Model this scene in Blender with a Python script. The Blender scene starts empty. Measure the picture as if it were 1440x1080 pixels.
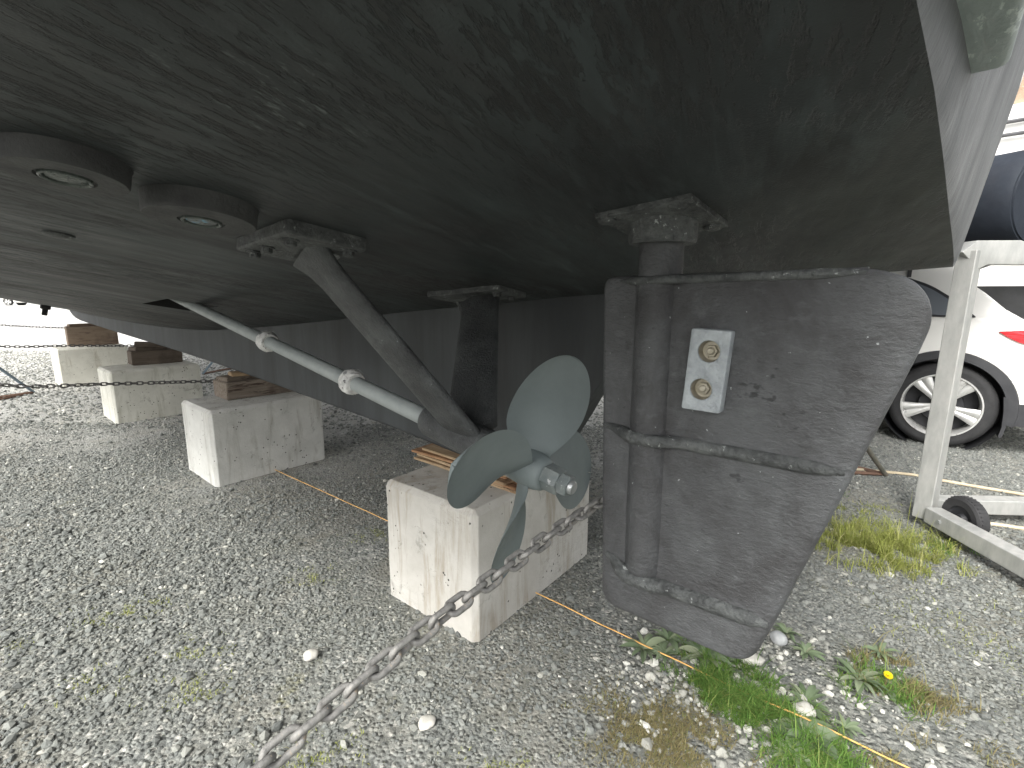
import bpy, bmesh, math, random
import numpy as np
from mathutils import Vector, Matrix, noise

random.seed(11)
rng = np.random.default_rng(7)
scn = bpy.context.scene
col = scn.collection
R = math.radians
PI = math.pi

# ------------------------------------------------------------------ places
CAM_H = 1.3
TH = R(49.3)                      # the keel runs at this angle
FW = Vector((-math.sin(TH), math.cos(TH), 0))     # towards the bow
SB = Vector((math.cos(TH), math.sin(TH), 0))      # towards starboard
B0 = 1.45                         # camera to centreline


def W(a, p, z):
    """boat coordinates (a forward, p to port, z up) -> world"""
    v = FW * a + SB * (B0 - p)
    return Vector((v.x, v.y, z))


def interp(x, xs, ys):
    return float(np.interp(x, xs, ys))


def smooth_table(xs, ys):
    """C1 interpolation through a table"""
    xs = np.array(xs, float); ys = np.array(ys, float)
    m = np.gradient(ys, xs)

    def f(x):
        if x <= xs[0]: return float(ys[0] + m[0] * (x - xs[0]))
        if x >= xs[-1]: return float(ys[-1] + m[-1] * (x - xs[-1]))
        i = int(np.searchsorted(xs, x)) - 1
        h = xs[i + 1] - xs[i]; t = (x - xs[i]) / h
        return float((2*t**3 - 3*t**2 + 1)*ys[i] + (t**3 - 2*t**2 + t)*h*m[i]
                     + (-2*t**3 + 3*t**2)*ys[i + 1] + (t**3 - t**2)*h*m[i + 1])
    return f


# ------------------------------------------------------------------ object helpers
def tag(o, label=None, cat=None, group=None, kind=None):
    if label: o['label'] = label
    if cat: o['category'] = cat
    if group: o['group'] = group
    if kind: o['kind'] = kind
    return o


def empty(name, loc=(0, 0, 0), rz=0.0):
    o = bpy.data.objects.new(name, None)
    o.empty_display_size = 0.1
    o.location = loc
    o.rotation_euler = (0, 0, rz)
    col.objects.link(o)
    return o


def link_mesh(name, me, mat=None, parent=None):
    o = bpy.data.objects.new(name, me)
    if mat is not None and not me.materials:
        me.materials.append(mat)
    col.objects.link(o)
    if parent is not None:
        o.parent = parent
    return o


def mesh(name, verts, faces, mat=None, parent=None, smooth=False, angle=None):
    me = bpy.data.meshes.new(name)
    me.from_pydata([tuple(v) for v in verts], [], faces)
    me.validate()
    if smooth:
        me.shade_smooth()
        if angle is not None:
            me.set_sharp_from_angle(angle=angle)
    return link_mesh(name, me, mat, parent)


class MB:
    """collects shapes into one mesh"""

    def __init__(self):
        self.v = []; self.f = []

    def add(self, vs, fs):
        n = len(self.v)
        self.v += [tuple(x) for x in vs]
        self.f += [tuple(i + n for i in f) for f in fs]
        return self

    def box(self, c, size, rot=None, bevel=0.0, seg=2):
        bm = bmesh.new()
        bmesh.ops.create_cube(bm, size=1.0)
        for v in bm.verts:
            v.co = Vector((v.co.x * size[0], v.co.y * size[1], v.co.z * size[2]))
        if bevel > 0:
            bmesh.ops.bevel(bm, geom=list(bm.edges), offset=bevel, segments=seg, profile=0.5, affect='EDGES')
        return self.bm(bm, c, rot)

    def bm(self, bm, c=(0, 0, 0), rot=None):
        M = Matrix.Translation(Vector(c)) @ (rot.to_4x4() if rot is not None else Matrix.Identity(4))
        bm.verts.index_update()
        vs = [M @ v.co for v in bm.verts]
        fs = [[v.index for v in f.verts] for f in bm.faces]
        bm.free()
        return self.add(vs, fs)

    def tube(self, path, radii, seg=12, cap=True, squash=None, up=None):
        path = [Vector(q) for q in path]
        if not isinstance(radii, (list, tuple)):
            radii = [radii] * len(path)
        vs = []; fs = []
        t0 = None
        for i, q in enumerate(path):
            t = (path[min(i + 1, len(path) - 1)] - path[max(i - 1, 0)]).normalized()
            if t0 is None:
                ref = Vector(up) if up is not None else (Vector((0, 0, 1)) if abs(t.z) < 0.9 else Vector((1, 0, 0)))
                x = (ref - t * ref.dot(t)).normalized()
            else:
                x = (x - t * x.dot(t)).normalized()
            y = t.cross(x)
            t0 = t
            for k in range(seg):
                an = 2 * PI * k / seg
                cx, sy = math.cos(an), math.sin(an)
                if squash: cx *= squash[0]; sy *= squash[1]
                vs.append(q + (x * cx + y * sy) * radii[i])
        n = len(path)
        for i in range(n - 1):
            for k in range(seg):
                a = i * seg + k; b = i * seg + (k + 1) % seg
                fs.append((a, b, b + seg, a + seg))
        if cap:
            fs.append(tuple(range(seg))[::-1])
            fs.append(tuple((n - 1) * seg + k for k in range(seg)))
        return self.add(vs, fs)

    def lathe(self, prof, M=None, seg=40, closed=False, cap=True):
        """prof: (r, h) pairs round the local z axis"""
        vs = []; fs = []
        for (r, h) in prof:
            for k in range(seg):
                an = 2 * PI * k / seg
                v = Vector((r * math.cos(an), r * math.sin(an), h))
                vs.append(M @ v if M is not None else v)
        n = len(prof)
        rngs = range(n) if closed else range(n - 1)
        for i in rngs:
            j = (i + 1) % n
            for k in range(seg):
                fs.append((i*seg + k, i*seg + (k + 1) % seg, j*seg + (k + 1) % seg, j*seg + k))
        if not closed and cap:
            if prof[0][0] > 1e-6: fs.append(tuple(range(seg))[::-1])
            if prof[-1][0] > 1e-6: fs.append(tuple((n - 1)*seg + k for k in range(seg)))
        return self.add(vs, fs)

    def loft(self, rings, cap=True, close=True):
        n = len(rings[0]); vs = []; fs = []
        for rg in rings: vs += rg
        for i in range(len(rings) - 1):
            for k in range(n if close else n - 1):
                a = i * n + k; b = i * n + (k + 1) % n
                fs.append((a, b, b + n, a + n))
        if cap:
            fs.append(tuple(range(n))[::-1]); fs.append(tuple((len(rings) - 1) * n + k for k in range(n)))
        return self.add(vs, fs)

    def build(self, name, mat=None, parent=None, smooth=True, angle=R(40), fix=True):
        me = bpy.data.meshes.new(name)
        me.from_pydata(self.v, [], self.f)
        me.validate()
        if fix:
            bm = bmesh.new(); bm.from_mesh(me)
            bmesh.ops.recalc_face_normals(bm, faces=bm.faces)
            bm.to_mesh(me); bm.free()
        if smooth:
            me.shade_smooth()
            if angle is not None: me.set_sharp_from_angle(angle=angle)
        return link_mesh(name, me, mat, parent)


def plate(name, outline, thick, bevel, mat, parent, frame, holes=(), smooth=True, angle=R(35), res=2, jitter=0.0):
    """a flat plate with rounded rim from a 2-D outline (u, v); frame maps (u, v, w) to 3-D"""
    cu = bpy.data.curves.new(name, 'CURVE')
    cu.dimensions = '2D'; cu.fill_mode = 'BOTH'
    cu.offset = -bevel; cu.extrude = max(thick / 2 - bevel, 0.0); cu.bevel_depth = bevel; cu.bevel_resolution = res
    for pts in (outline, *holes):
        sp = cu.splines.new('POLY'); sp.points.add(len(pts) - 1); sp.use_cyclic_u = True
        for q, (u, v) in zip(sp.points, pts): q.co = (u, v, 0, 1)
    o = bpy.data.objects.new(name, cu)
    col.objects.link(o)
    dg = bpy.context.evaluated_depsgraph_get()
    me = bpy.data.meshes.new_from_object(o.evaluated_get(dg))
    bpy.data.objects.remove(o); bpy.data.curves.remove(cu)
    bm = bmesh.new(); bm.from_mesh(me)
    bmesh.ops.remove_doubles(bm, verts=bm.verts, dist=1e-5)
    bm.to_mesh(me); bm.free()
    for v in me.vertices:
        v.co = frame(v.co.x, v.co.y, v.co.z)
    bm = bmesh.new(); bm.from_mesh(me)
    bmesh.ops.recalc_face_normals(bm, faces=bm.faces)
    bm.to_mesh(me); bm.free()
    if smooth:
        me.shade_smooth(); me.set_sharp_from_angle(angle=angle)
    me.name = name
    return link_mesh(name, me, mat, parent)


def round_poly(pts, rads, n=8):
    out = []
    m = len(pts)
    for i in range(m):
        p0 = Vector(pts[i - 1]); p1 = Vector(pts[i]); p2 = Vector(pts[(i + 1) % m])
        r = rads[i] if isinstance(rads, (list, tuple)) else rads
        if r <= 0: out.append(tuple(p1)); continue
        d0 = (p0 - p1); d2 = (p2 - p1)
        l = min(r, d0.length * .48, d2.length * .48)
        A = p1 + d0.normalized() * l; B = p1 + d2.normalized() * l
        for k in range(n + 1):
            t = k / n
            q = A * (1 - t)**2 + p1 * 2 * t * (1 - t) + B * t**2
            out.append((q.x, q.y))
    return out


def copy_tree(o, parent=None):
    c = o.copy(); col.objects.link(c); c.parent = parent
    for ch in list(o.children): copy_tree(ch, c)
    return c


# ------------------------------------------------------------------ materials
class NT:
    def __init__(self, name):
        self.m = bpy.data.materials.new(name); self.m.use_nodes = True
        self.t = self.m.node_tree; self.n = self.t.nodes; self.l = self.t.links
        self.bsdf = self.n['Principled BSDF']
        self.coord = self.n.new('ShaderNodeTexCoord').outputs['Object']

    def map(self, scale=(1, 1, 1), rot=(0, 0, 0), src=None):
        mp = self.n.new('ShaderNodeMapping')
        mp.inputs['Scale'].default_value = scale; mp.inputs['Rotation'].default_value = rot
        self.l.new(src or self.coord, mp.inputs['Vector'])
        return mp.outputs[0]

    def noise(self, scale, detail=4, rough=.6, vec=None, dist=0.0, out='Fac'):
        nd = self.n.new('ShaderNodeTexNoise')
        nd.inputs['Scale'].default_value = scale; nd.inputs['Detail'].default_value = detail
        nd.inputs['Roughness'].default_value = rough; nd.inputs['Distortion'].default_value = dist
        self.l.new(vec or self.coord, nd.inputs['Vector'])
        return nd.outputs[out]

    def voro(self, scale, feature='F1', out='Distance', vec=None, rand=1.0):
        nd = self.n.new('ShaderNodeTexVoronoi'); nd.feature = feature
        nd.inputs['Scale'].default_value = scale; nd.inputs['Randomness'].default_value = rand
        self.l.new(vec or self.coord, nd.inputs['Vector'])
        return nd.outputs[out]

    def ramp(self, fac, stops, interp='LINEAR'):
        nd = self.n.new('ShaderNodeValToRGB'); cr = nd.color_ramp; cr.interpolation = interp
        while len(cr.elements) < len(stops): cr.elements.new(0.5)
        for e, (p, c) in zip(cr.elements, stops):
            e.position = p
            e.color = (c, c, c, 1) if isinstance(c, (int, float)) else (*c, 1)
        self.l.new(fac, nd.inputs[0])
        return nd.outputs[0]

    def mix(self, fac, a, b, mode='MIX'):
        nd = self.n.new('ShaderNodeMix'); nd.data_type = 'RGBA'; nd.blend_type = mode
        for s, v in ((0, fac), (6, a), (7, b)):
            if isinstance(v, (int, float)): nd.inputs[s].default_value = v if s == 0 else (v, v, v, 1)
            elif isinstance(v, tuple): nd.inputs[s].default_value = (*v, 1)
            else: self.l.new(v, nd.inputs[s])
        return nd.outputs[2]

    def math(self, op, a, b=0.0, clamp=False):
        nd = self.n.new('ShaderNodeMath'); nd.operation = op; nd.use_clamp = clamp
        for s, v in ((0, a), (1, b)):
            if isinstance(v, (int, float)): nd.inputs[s].default_value = v
            else: self.l.new(v, nd.inputs[s])
        return nd.outputs[0]

    def bump(self, height, strength=.3, dist=.01, normal=None):
        nd = self.n.new('ShaderNodeBump')
        nd.inputs['Strength'].default_value = strength; nd.inputs['Distance'].default_value = dist
        self.l.new(height, nd.inputs['Height'])
        if normal: self.l.new(normal, nd.inputs['Normal'])
        return nd.outputs[0]

    def set(self, color=None, rough=None, metal=None, normal=None, spec=None, alpha=None):
        for key, v in (('Base Color', color), ('Roughness', rough), ('Metallic', metal), ('Normal', normal), ('Specular IOR Level', spec)):
            if v is None: continue
            if isinstance(v, tuple): self.bsdf.inputs[key].default_value = (*v, 1)
            elif isinstance(v, (int, float)): self.bsdf.inputs[key].default_value = v
            else: self.l.new(v, self.bsdf.inputs[key])
        return self.m


def painted(name, c1, c2, scale=3, rough=.5, bscale=60, bstr=.15, bdist=.004, chips=None, chip_c=(.4, .42, .42), chip_scale=30,
            metal=0.0, stretch=(1, 1, 1), c3=None, spec=.4):
    t = NT(name)
    v = t.map(stretch)
    c = t.mix(t.ramp(t.noise(scale, 5, .65, v), [(.35, 0), (.65, 1)]), c1, c2)
    if c3: c = t.mix(t.ramp(t.noise(scale * 4.3, 6, .7, v), [(.5, 0), (.72, 1)]), c, c3)
    if chips:
        f = t.ramp(t.noise(chip_scale, 6, .75, v), [(chips, 0), (chips + .02, 1)])
        c = t.mix(f, c, chip_c)
    h = t.noise(bscale, 5, .65, v)
    rr = t.ramp(t.noise(scale * 2.1, 4, .6, v), [(.3, rough - .08), (.7, rough + .1)])
    return t.set(c, rr, metal, t.bump(h, bstr, bdist), spec)


M = {}

# hull bottom: worn dark antifouling, rolled on across the boat
t = NT('hull_antifouling')
base = t.map(rot=(0, 0, R(76)))
vs = t.map((.55, 3.4, 3.4), src=base); vl = t.map((.5, 1.3, 1.3), src=base)
c = t.mix(t.ramp(t.noise(1.5, 5, .62, vl, .7), [(.38, 0), (.60, 1)]), (.0180, .0186, .0190), (.032, .040, .0405))
c = t.mix(t.ramp(t.noise(2.4, 6, .7, vs, .5), [(.46, 0), (.72, .8)]), c, (.0115, .0112, .0108))
c = t.mix(t.ramp(t.noise(4, 7, .75, vs, .4), [(.53, 0), (.74, .75)]), c, (.066, .084, .085))
c = t.mix(t.ramp(t.noise(3.1, 4, .6, None, .8), [(.54, 0), (.70, .55)]), c, (.0235, .0222, .0225))
flat = t.map((1, 1, 0))
dn_ = t.n.new('ShaderNodeVectorMath'); dn_.operation = 'DISTANCE'; dn_.inputs[1].default_value = (.53, 1.19, 0); t.l.new(flat, dn_.inputs[0])
patch = t.ramp(t.math('ADD', dn_.outputs['Value'], t.math('MULTIPLY', t.noise(9, 3, .5), .12)), [(.10, 1), (.20, 0)])
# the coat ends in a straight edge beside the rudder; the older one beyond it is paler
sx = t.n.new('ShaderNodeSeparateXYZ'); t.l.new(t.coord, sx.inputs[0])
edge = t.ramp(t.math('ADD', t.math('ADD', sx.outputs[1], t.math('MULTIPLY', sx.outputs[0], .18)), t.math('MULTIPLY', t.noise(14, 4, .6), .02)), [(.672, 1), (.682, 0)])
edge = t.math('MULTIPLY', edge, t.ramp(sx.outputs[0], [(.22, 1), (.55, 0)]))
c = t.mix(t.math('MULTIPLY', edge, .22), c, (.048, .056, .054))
fine = t.ramp(t.noise(52, 6, .8, t.map((.45, 2.0, 2.0), src=base)), [(.56, 0), (.62, 1)])
c = t.mix(t.math('MULTIPLY', patch, fine), c, (.11, .125, .122))
spk = t.ramp(t.noise(24, 3, .5, t.map((1.0, 2.4, 2.4), src=base)), [(.775, 0), (.795, 1)])
c = t.mix(spk, c, (.20, .25, .24))
peel = t.ramp(t.noise(30, 6, .75, t.map((.32, 1.7, 1.7), src=base)), [(.42, 0), (.50, 1)])
pz = t.ramp(t.noise(1.7, 3, .5), [(.44, .04), (.60, 1)])
c = t.mix(t.math('MULTIPLY', t.math('SUBTRACT', 1.0, peel), t.math('MULTIPLY', pz, .6)), c, (.020, .019, .018))
b1 = t.bump(t.math('MULTIPLY', peel, pz), .85, .004)
b2 = t.bump(t.noise(2.4, 4, .55, t.map((.6, 1.5, 1.5), src=base)), .5, .035, b1)
b3 = t.bump(t.noise(300, 3, .6), .25, .0015, b2)
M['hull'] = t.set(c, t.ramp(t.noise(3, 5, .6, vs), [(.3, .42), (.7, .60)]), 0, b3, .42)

# keel and running gear
t = NT('keel_paint')
v = t.map((5, 5, .6))
c = t.mix(t.ramp(t.noise(1.2, 6, .7, v, .3), [(.35, 0), (.68, 1)]), (.029, .031, .032), (.056, .062, .065))
c = t.mix(t.ramp(t.noise(2.1, 4, .6), [(.5, 0), (.7, .7)]), c, (.038, .042, .046))
c = t.mix(t.ramp(t.noise(.9, 3, .6, v), [(.56, 0), (.72, .35)]), c, (.075, .084, .087))
M['keel'] = t.set(c, .62, 0, t.bump(t.noise(70, 5, .6), .12, .003), .35)
M['gear'] = painted('running_gear_paint', (.036, .038, .039), (.082, .089, .089), 12, .48, 170, 1.0, .005, .66, (.24, .26, .26), 70, c3=(.040, .040, .043))
M['pad'] = painted('dark_pad_paint', (.030, .030, .031), (.052, .054, .053), 14, .6, 130, .5, .003, .73, (.22, .24, .23), 50)
M['gear2'] = painted('mount_pad_paint', (.036, .039, .039), (.115, .123, .12), 26, .48, 110, 1.0, .007, .62, (.34, .36, .35), 70, c3=(.036, .037, .040))
t = NT('rudder_paint')
c = t.mix(t.ramp(t.noise(5.5, 6, .68, t.map((1, 1, .8)), .5), [(.38, 0), (.60, 1)]), (.042, .042, .0435), (.080, .084, .087))
c = t.mix(t.ramp(t.noise(13, 6, .72), [(.50, 0), (.72, .8)]), c, (.029, .0285, .029))
c = t.mix(t.ramp(t.noise(46, 5, .75, t.map((.5, 1, 1))), [(.55, 0), (.70, .5)]), c, (.115, .124, .126))
c = t.mix(t.ramp(t.noise(95, 3, .5), [(.745, 0), (.755, 1)]), c, (.34, .36, .36))
c = t.mix(t.ramp(t.noise(21, 4, .7, t.map((.6, 1, 1))), [(.655, 0), (.69, .9)]), c, (.020, .020, .022))
h1 = t.noise(130, 6, .7, t.map((.5, 1, 1)))
h2 = t.noise(26, 5, .7)
M['rudder'] = t.set(c, t.ramp(t.noise(11, 4, .6), [(.3, .40), (.7, .58)]), 0, t.bump(h2, .5, .005, t.bump(h1, 1.0, .005)), .5)
M['prop'] = painted('propeller_grey_coating', (.132, .158, .160), (.158, .186, .187), 9, .55, 260, .10, .001, .77, (.28, .32, .31), 34, spec=.45)
M['nutpaint'] = painted('worn_nut_paint', (.11, .132, .134), (.17, .188, .184), 30, .5, 140, .5, .002, .62, (.40, .41, .41), 60)
M['shaft'] = painted('shaft_grey_coating', (.24, .265, .262), (.30, .325, .32), 14, .5, 260, .2, .0015, .72, (.12, .14, .14), 40)
M['zinc_rough'] = painted('crusted_zinc', (.46, .46, .45), (.72, .72, .70), 40, .7, 120, 1.0, .006, .60, (.10, .10, .10), 70)
M['zinc'] = painted('zinc_casting', (.26, .285, .30), (.37, .40, .415), 34, .6, 110, .9, .004, .70, (.50, .52, .52), 50, metal=.2)
M['brass'] = painted('brass_bolt', (.27, .245, .185), (.40, .375, .31), 60, .4, 120, .4, .002, .64, (.10, .07, .04), 90, metal=.6)
M['steel'] = painted('bare_steel', (.30, .32, .32), (.45, .46, .46), 40, .38, 160, .4, .002, metal=.6)
M['black'] = painted('dark_recess', (.012, .012, .012), (.018, .018, .018), 8, .8, 60, .2)
M['transom'] = painted('transom_paint', (.088, .093, .097), (.132, .139, .143), 3, .58, 40, .5, .004, .69, (.06, .06, .065), 22, stretch=(1.5, 2.2, .9), c3=(.085, .09, .095))
M['verdigris'] = painted('weathered_green_grey_paint', (.20, .245, .230), (.255, .30, .285), 11, .6, 45, .5, .004, .60, (.40, .46, .43), 22, stretch=(3, 1, 1))
M['topside'] = painted('white_topside', (.74, .74, .72), (.80, .80, .78), 3, .3, 40, .05)
M['glassfit'] = painted('clouded_glass_insert', (.045, .055, .05), (.09, .105, .095), 60, .3, 90, .6, .004, .64, (.40, .44, .38), 90)
M['bluefit'] = painted('blue_glazed_insert', (.06, .07, .07), (.10, .11, .11), 40, .3, 90, .5, .003, .60, (.12, .30, .42), 40)


def concrete(name, a, b, stain, seed):
    t = NT(name)
    off = t.n.new('ShaderNodeVectorMath'); off.operation = 'ADD'; off.inputs[1].default_value = (seed, seed * 1.7, 0)
    t.l.new(t.coord, off.inputs[0]); o = off.outputs[0]
    c = t.mix(t.ramp(t.noise(4, 6, .65, o), [(.35, 0), (.66, 1)]), a, b)
    st = t.ramp(t.noise(2.6, 6, .7, t.map((4, 4, .55), src=o), .4), [(.52, 0), (.68, 1)])
    c = t.mix(t.math('MULTIPLY', st, .8), c, stain)
    bl = t.ramp(t.noise(9, 7, .8, o, .6), [(.58, 0), (.66, 1)])
    c = t.mix(t.math('MULTIPLY', bl, .6), c, (.20, .20, .175))
    hole = t.ramp(t.voro(34, vec=o), [(.13, 1), (.19, 0)])
    hm = t.ramp(t.noise(7, 2, .5, o), [(.55, 0), (.58, 1)])
    hole = t.math('MULTIPLY', hole, hm)
    c = t.mix(hole, c, (.07, .068, .06))
    crack = t.ramp(t.noise(3.4, 8, .85, t.map((1, 1, 2.5), src=o), 1.2), [(.494, 0), (.5, 1), (.506, 0)])
    cm = t.ramp(t.noise(2.3, 2, .5, o), [(.52, 0), (.6, 1)])
    c = t.mix(t.math('MULTIPLY', t.math('MULTIPLY', crack, cm), .75), c, (.13, .125, .115))
    h = t.math('SUBTRACT', t.noise(80, 6, .7, o), t.math('MULTIPLY', hole, 1.5))
    return t.set(c, .85, 0, t.bump(h, .35, .005), .25)


M['conc1'] = concrete('pale_concrete', (.395, .38, .345), (.50, .49, .455), (.27, .235, .18), 0.0)
M['conc2'] = concrete('grey_concrete', (.44, .44, .415), (.56, .56, .53), (.29, .28, .245), 5.3)
M['conc3'] = concrete('mottled_concrete', (.47, .465, .415), (.59, .585, .53), (.29, .285, .225), 9.1)
M['conc4'] = concrete('far_concrete', (.56, .55, .485), (.66, .65, .58), (.31, .275, .20), 14.7)


def wood(name, a, b, dark, along='X'):
    t = NT(name)
    sc = (1.2, 14, 14) if along == 'X' else (14, 1.2, 14)
    v = t.map(sc)
    c = t.mix(t.ramp(t.noise(2.2, 7, .7, v, .8), [(.33, 0), (.66, 1)]), a, b)
    c = t.mix(t.ramp(t.noise(3.4, 5, .7, v, .4), [(.56, 0), (.64, 1)]), c, dark)
    c = t.mix(t.ramp(t.noise(5, 4, .6), [(.52, 0), (.72, .7)]), c, dark)
    return t.set(c, .78, 0, t.bump(t.noise(2.4, 8, .75, v, .6), .6, .006), .25)


M['timber1'] = wood('weathered_timber', (.14, .115, .09), (.235, .20, .165), (.06, .04, .03))
M['timber2'] = wood('dark_timber', (.085, .068, .053), (.135, .11, .088), (.045, .035, .028))
M['timber3'] = wood('brown_timber', (.17, .125, .090), (.235, .185, .14), (.09, .06, .045))
M['cedar'] = wood('cedar_shingle', (.29, .20, .115), (.44, .34, .22), (.13, .07, .04))
M['cedar2'] = wood('red_cedar_shingle', (.24, .125, .065), (.40, .25, .14), (.10, .045, .025))
M['chain'] = painted('weathered_chain_steel', (.14, .138, .132), (.27, .265, .25), 70, .55, 160, .7, .002, .62, (.34, .29, .23), 60, metal=.3)
M['chain_far'] = painted('dark_chain_steel', (.06, .06, .06), (.11, .105, .10), 40, .6, 120, .4, .002, metal=.2)
M['alu'] = painted('galvanised_tube', (.34, .345, .33), (.45, .45, .43), 9, .45, 140, .25, .002, .70, (.36, .36, .33), 30, metal=.35, stretch=(2, 2, .7))
M['rubber'] = painted('tyre_rubber', (.022, .022, .023), (.035, .035, .036), 12, .75, 90, .3, .003)
M['navy'] = painted('navy_inflatable_fabric', (.008, .011, .018), (.014, .019, .028), 5, .75, 30, .35, .006, .74, (.10, .11, .12), 25)
M['rust'] = painted('rusty_steel', (.11, .065, .045), (.17, .10, .07), 20, .8, 80, .5, .003)
M['bluesteel'] = painted('faded_blue_paint', (.15, .20, .24), (.21, .27, .31), 14, .6, 80, .3, .003, .66, (.14, .09, .06), 30)
M['olive'] = painted('dull_olive_steel', (.09, .088, .07), (.14, .13, .105), 20, .7, 80, .4, .003, .62, (.18, .10, .06), 40)
M['string'] = painted('orange_mason_line', (.60, .34, .10), (.70, .45, .16), 60, .7, 300, .5, .002)
M['hose'] = painted('tan_plastic_pipe', (.46, .38, .26), (.56, .48, .34), 10, .6, 80, .2, .002)
M['carwhite'] = painted('white_car_paint', (.76, .75, .71), (.80, .79, .75), 2, .22, 8, .02, .002, spec=.5)
M['cladding'] = painted('black_plastic_cladding', (.022, .023, .026), (.035, .036, .039), 8, .55, 120, .2, .002)
M['rim'] = painted('silver_alloy', (.56, .56, .54), (.64, .64, .62), 8, .32, 120, .1, .001, metal=.45)
M['trim'] = painted('grey_interior_trim', (.065, .066, .069), (.085, .086, .09), 6, .7, 90, .2, .002)
t = NT('tinted_glass'); M['glass'] = t.set(t.mix(t.noise(2, 2, .5), (.13, .145, .165), (.17, .185, .20)), .06, 0, None, .6)
t = NT('red_tail_lens'); M['lens'] = t.set(t.mix(t.ramp(t.noise(60, 2, .5, t.map((.2, .2, 2))), [(.4, 0), (.6, 1)]), (.55, .015, .02), (.70, .05, .06)), .12, 0, None, .6)
M['canvas'] = painted('brown_canvas', (.20, .14, .09), (.34, .26, .19), 2, .8, 20, .6, .03, .60, (.55, .50, .42), 3)
M['stone_w'] = painted('pale_river_stone', (.38, .37, .33), (.50, .485, .44), 25, .75, 120, .3, .003, .66, (.40, .37, .31), 60)
M['stone_g'] = painted('grey_stone', (.26, .27, .27), (.36, .37, .37), 25, .8, 120, .4, .003)


def leafmat(name, a, b, c2=None):
    t = NT(name)
    at = t.n.new('ShaderNodeAttribute'); at.attribute_name = 'tint'
    stops = [(0, a), (1, b)] if c2 is None else [(0, a), (.6, b), (1, c2)]
    c = t.ramp(at.outputs['Fac'], stops)
    m = t.set(c, .7, 0, None, .15)
    tr = t.n.new('ShaderNodeBsdfTranslucent'); t.l.new(c, tr.inputs[0])
    ms = t.n.new('ShaderNodeMixShader'); ms.inputs[0].default_value = .3
    t.l.new(t.bsdf.outputs[0], ms.inputs[1]); t.l.new(tr.outputs[0], ms.inputs[2])
    t.l.new(ms.outputs[0], t.n['Material Output'].inputs[0])
    return m


M['grass_y'] = leafmat('yellow_green_grass', (.17, .20, .05), (.30, .33, .085), (.48, .44, .24))
M['grass_g'] = leafmat('green_grass', (.065, .14, .03), (.14, .25, .055), (.28, .28, .10))
M['grass_b'] = leafmat('dry_brown_grass', (.17, .135, .07), (.26, .23, .115), (.13, .17, .05))
M['weed'] = leafmat('weed_leaf', (.11, .155, .085), (.20, .255, .155), (.32, .34, .23))
M['petal'] = leafmat('yellow_petal', (.75, .58, .02), (.85, .70, .04))
M['treeleaf'] = leafmat('russet_foliage', (.17, .12, .07), (.27, .20, .13), (.33, .27, .18))
M['bark'] = painted('bark', (.12, .10, .08), (.18, .15, .12), 6, .85, 30, .6, .01)

# ------------------------------------------------------------------ ground
# zones: pale crushed stone along the string, dirt where wheels and feet pack it
t = NT('gravel_ground')
P = t.coord
big = t.noise(.55, 4, .6)
dirt = t.ramp(t.noise(.9, 5, .65, None, .5), [(.48, 0), (.66, 1)])
cellcol = t.voro(62, out='Color'); celld = t.voro(62)
sep = t.n.new('ShaderNodeSeparateColor'); t.l.new(cellcol, sep.inputs[0])
stone = t.ramp(sep.outputs[0], [(0, (.095, .10, .097)), (.35, (.17, .18, .172)), (.7, (.25, .26, .245)), (.92, (.34, .34, .31)), (1, (.52, .51, .47))])
cell2 = t.voro(150, out='Color'); sep2 = t.n.new('ShaderNodeSeparateColor'); t.l.new(cell2, sep2.inputs[0])
small = t.ramp(sep2.outputs[1], [(0, (.085, .088, .078)), (.6, (.16, .165, .145)), (1, (.29, .29, .255))])
c = t.mix(t.ramp(t.noise(3.5, 4, .6), [(.35, .15), (.65, .9)]), stone, small)
c = t.mix(t.math('MULTIPLY', dirt, .8), c, t.mix(t.noise(160, 4, .7), (.13, .122, .098), (.24, .225, .182)))
moss = t.math('MULTIPLY', t.ramp(t.noise(2.3, 5, .7, None, .6), [(.60, 0), (.70, 1)]), t.ramp(t.noise(30, 4, .7), [(.42, 0), (.58, 1)]))
c = t.mix(t.math('MULTIPLY', moss, .6), c, (.20, .19, .085))
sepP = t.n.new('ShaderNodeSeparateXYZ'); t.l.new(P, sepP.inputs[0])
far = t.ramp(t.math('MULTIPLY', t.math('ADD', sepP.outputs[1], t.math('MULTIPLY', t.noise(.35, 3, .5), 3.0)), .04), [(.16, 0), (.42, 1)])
c = t.mix(t.math('MULTIPLY', far, .85), c, t.mix(t.noise(6, 6, .75), (.46, .455, .43), (.74, .73, .70)))  # far ground coloured paler, imitating bright daylight outside the hull's shade
h = t.math('MULTIPLY', t.ramp(celld, [(0, 1), (.55, 0)]), 1.0)
h = t.math('ADD', h, t.math('MULTIPLY', t.noise(200, 4, .7), .5))
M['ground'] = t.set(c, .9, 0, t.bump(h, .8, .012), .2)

gr = MB()
N = 60
xs = [-420, -160, -70] + [-30 + i for i in range(0, 61)] + [70, 160, 420]
ys = [-420, -160, -70] + [-30 + i for i in range(0, 61)] + [70, 160, 420]
vv = [(x, y, 0.0) for y in ys for x in xs]
nx = len(xs)
ff = [(j*nx + i, j*nx + i + 1, (j + 1)*nx + i + 1, (j + 1)*nx + i) for j in range(len(ys) - 1) for i in range(nx - 1)]
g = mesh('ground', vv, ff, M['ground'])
tag(g, 'grey crushed gravel yard under the boat', 'ground', kind='structure')

# gravel: real stones, one "stuff" object per size class
ICO = None
bm = bmesh.new(); bmesh.ops.create_icosphere(bm, subdivisions=1, radius=1.0)
ico_v = np.array([v.co[:] for v in bm.verts]); ico_f = np.array([[v.index for v in f.verts] for f in bm.faces]); bm.free()


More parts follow.
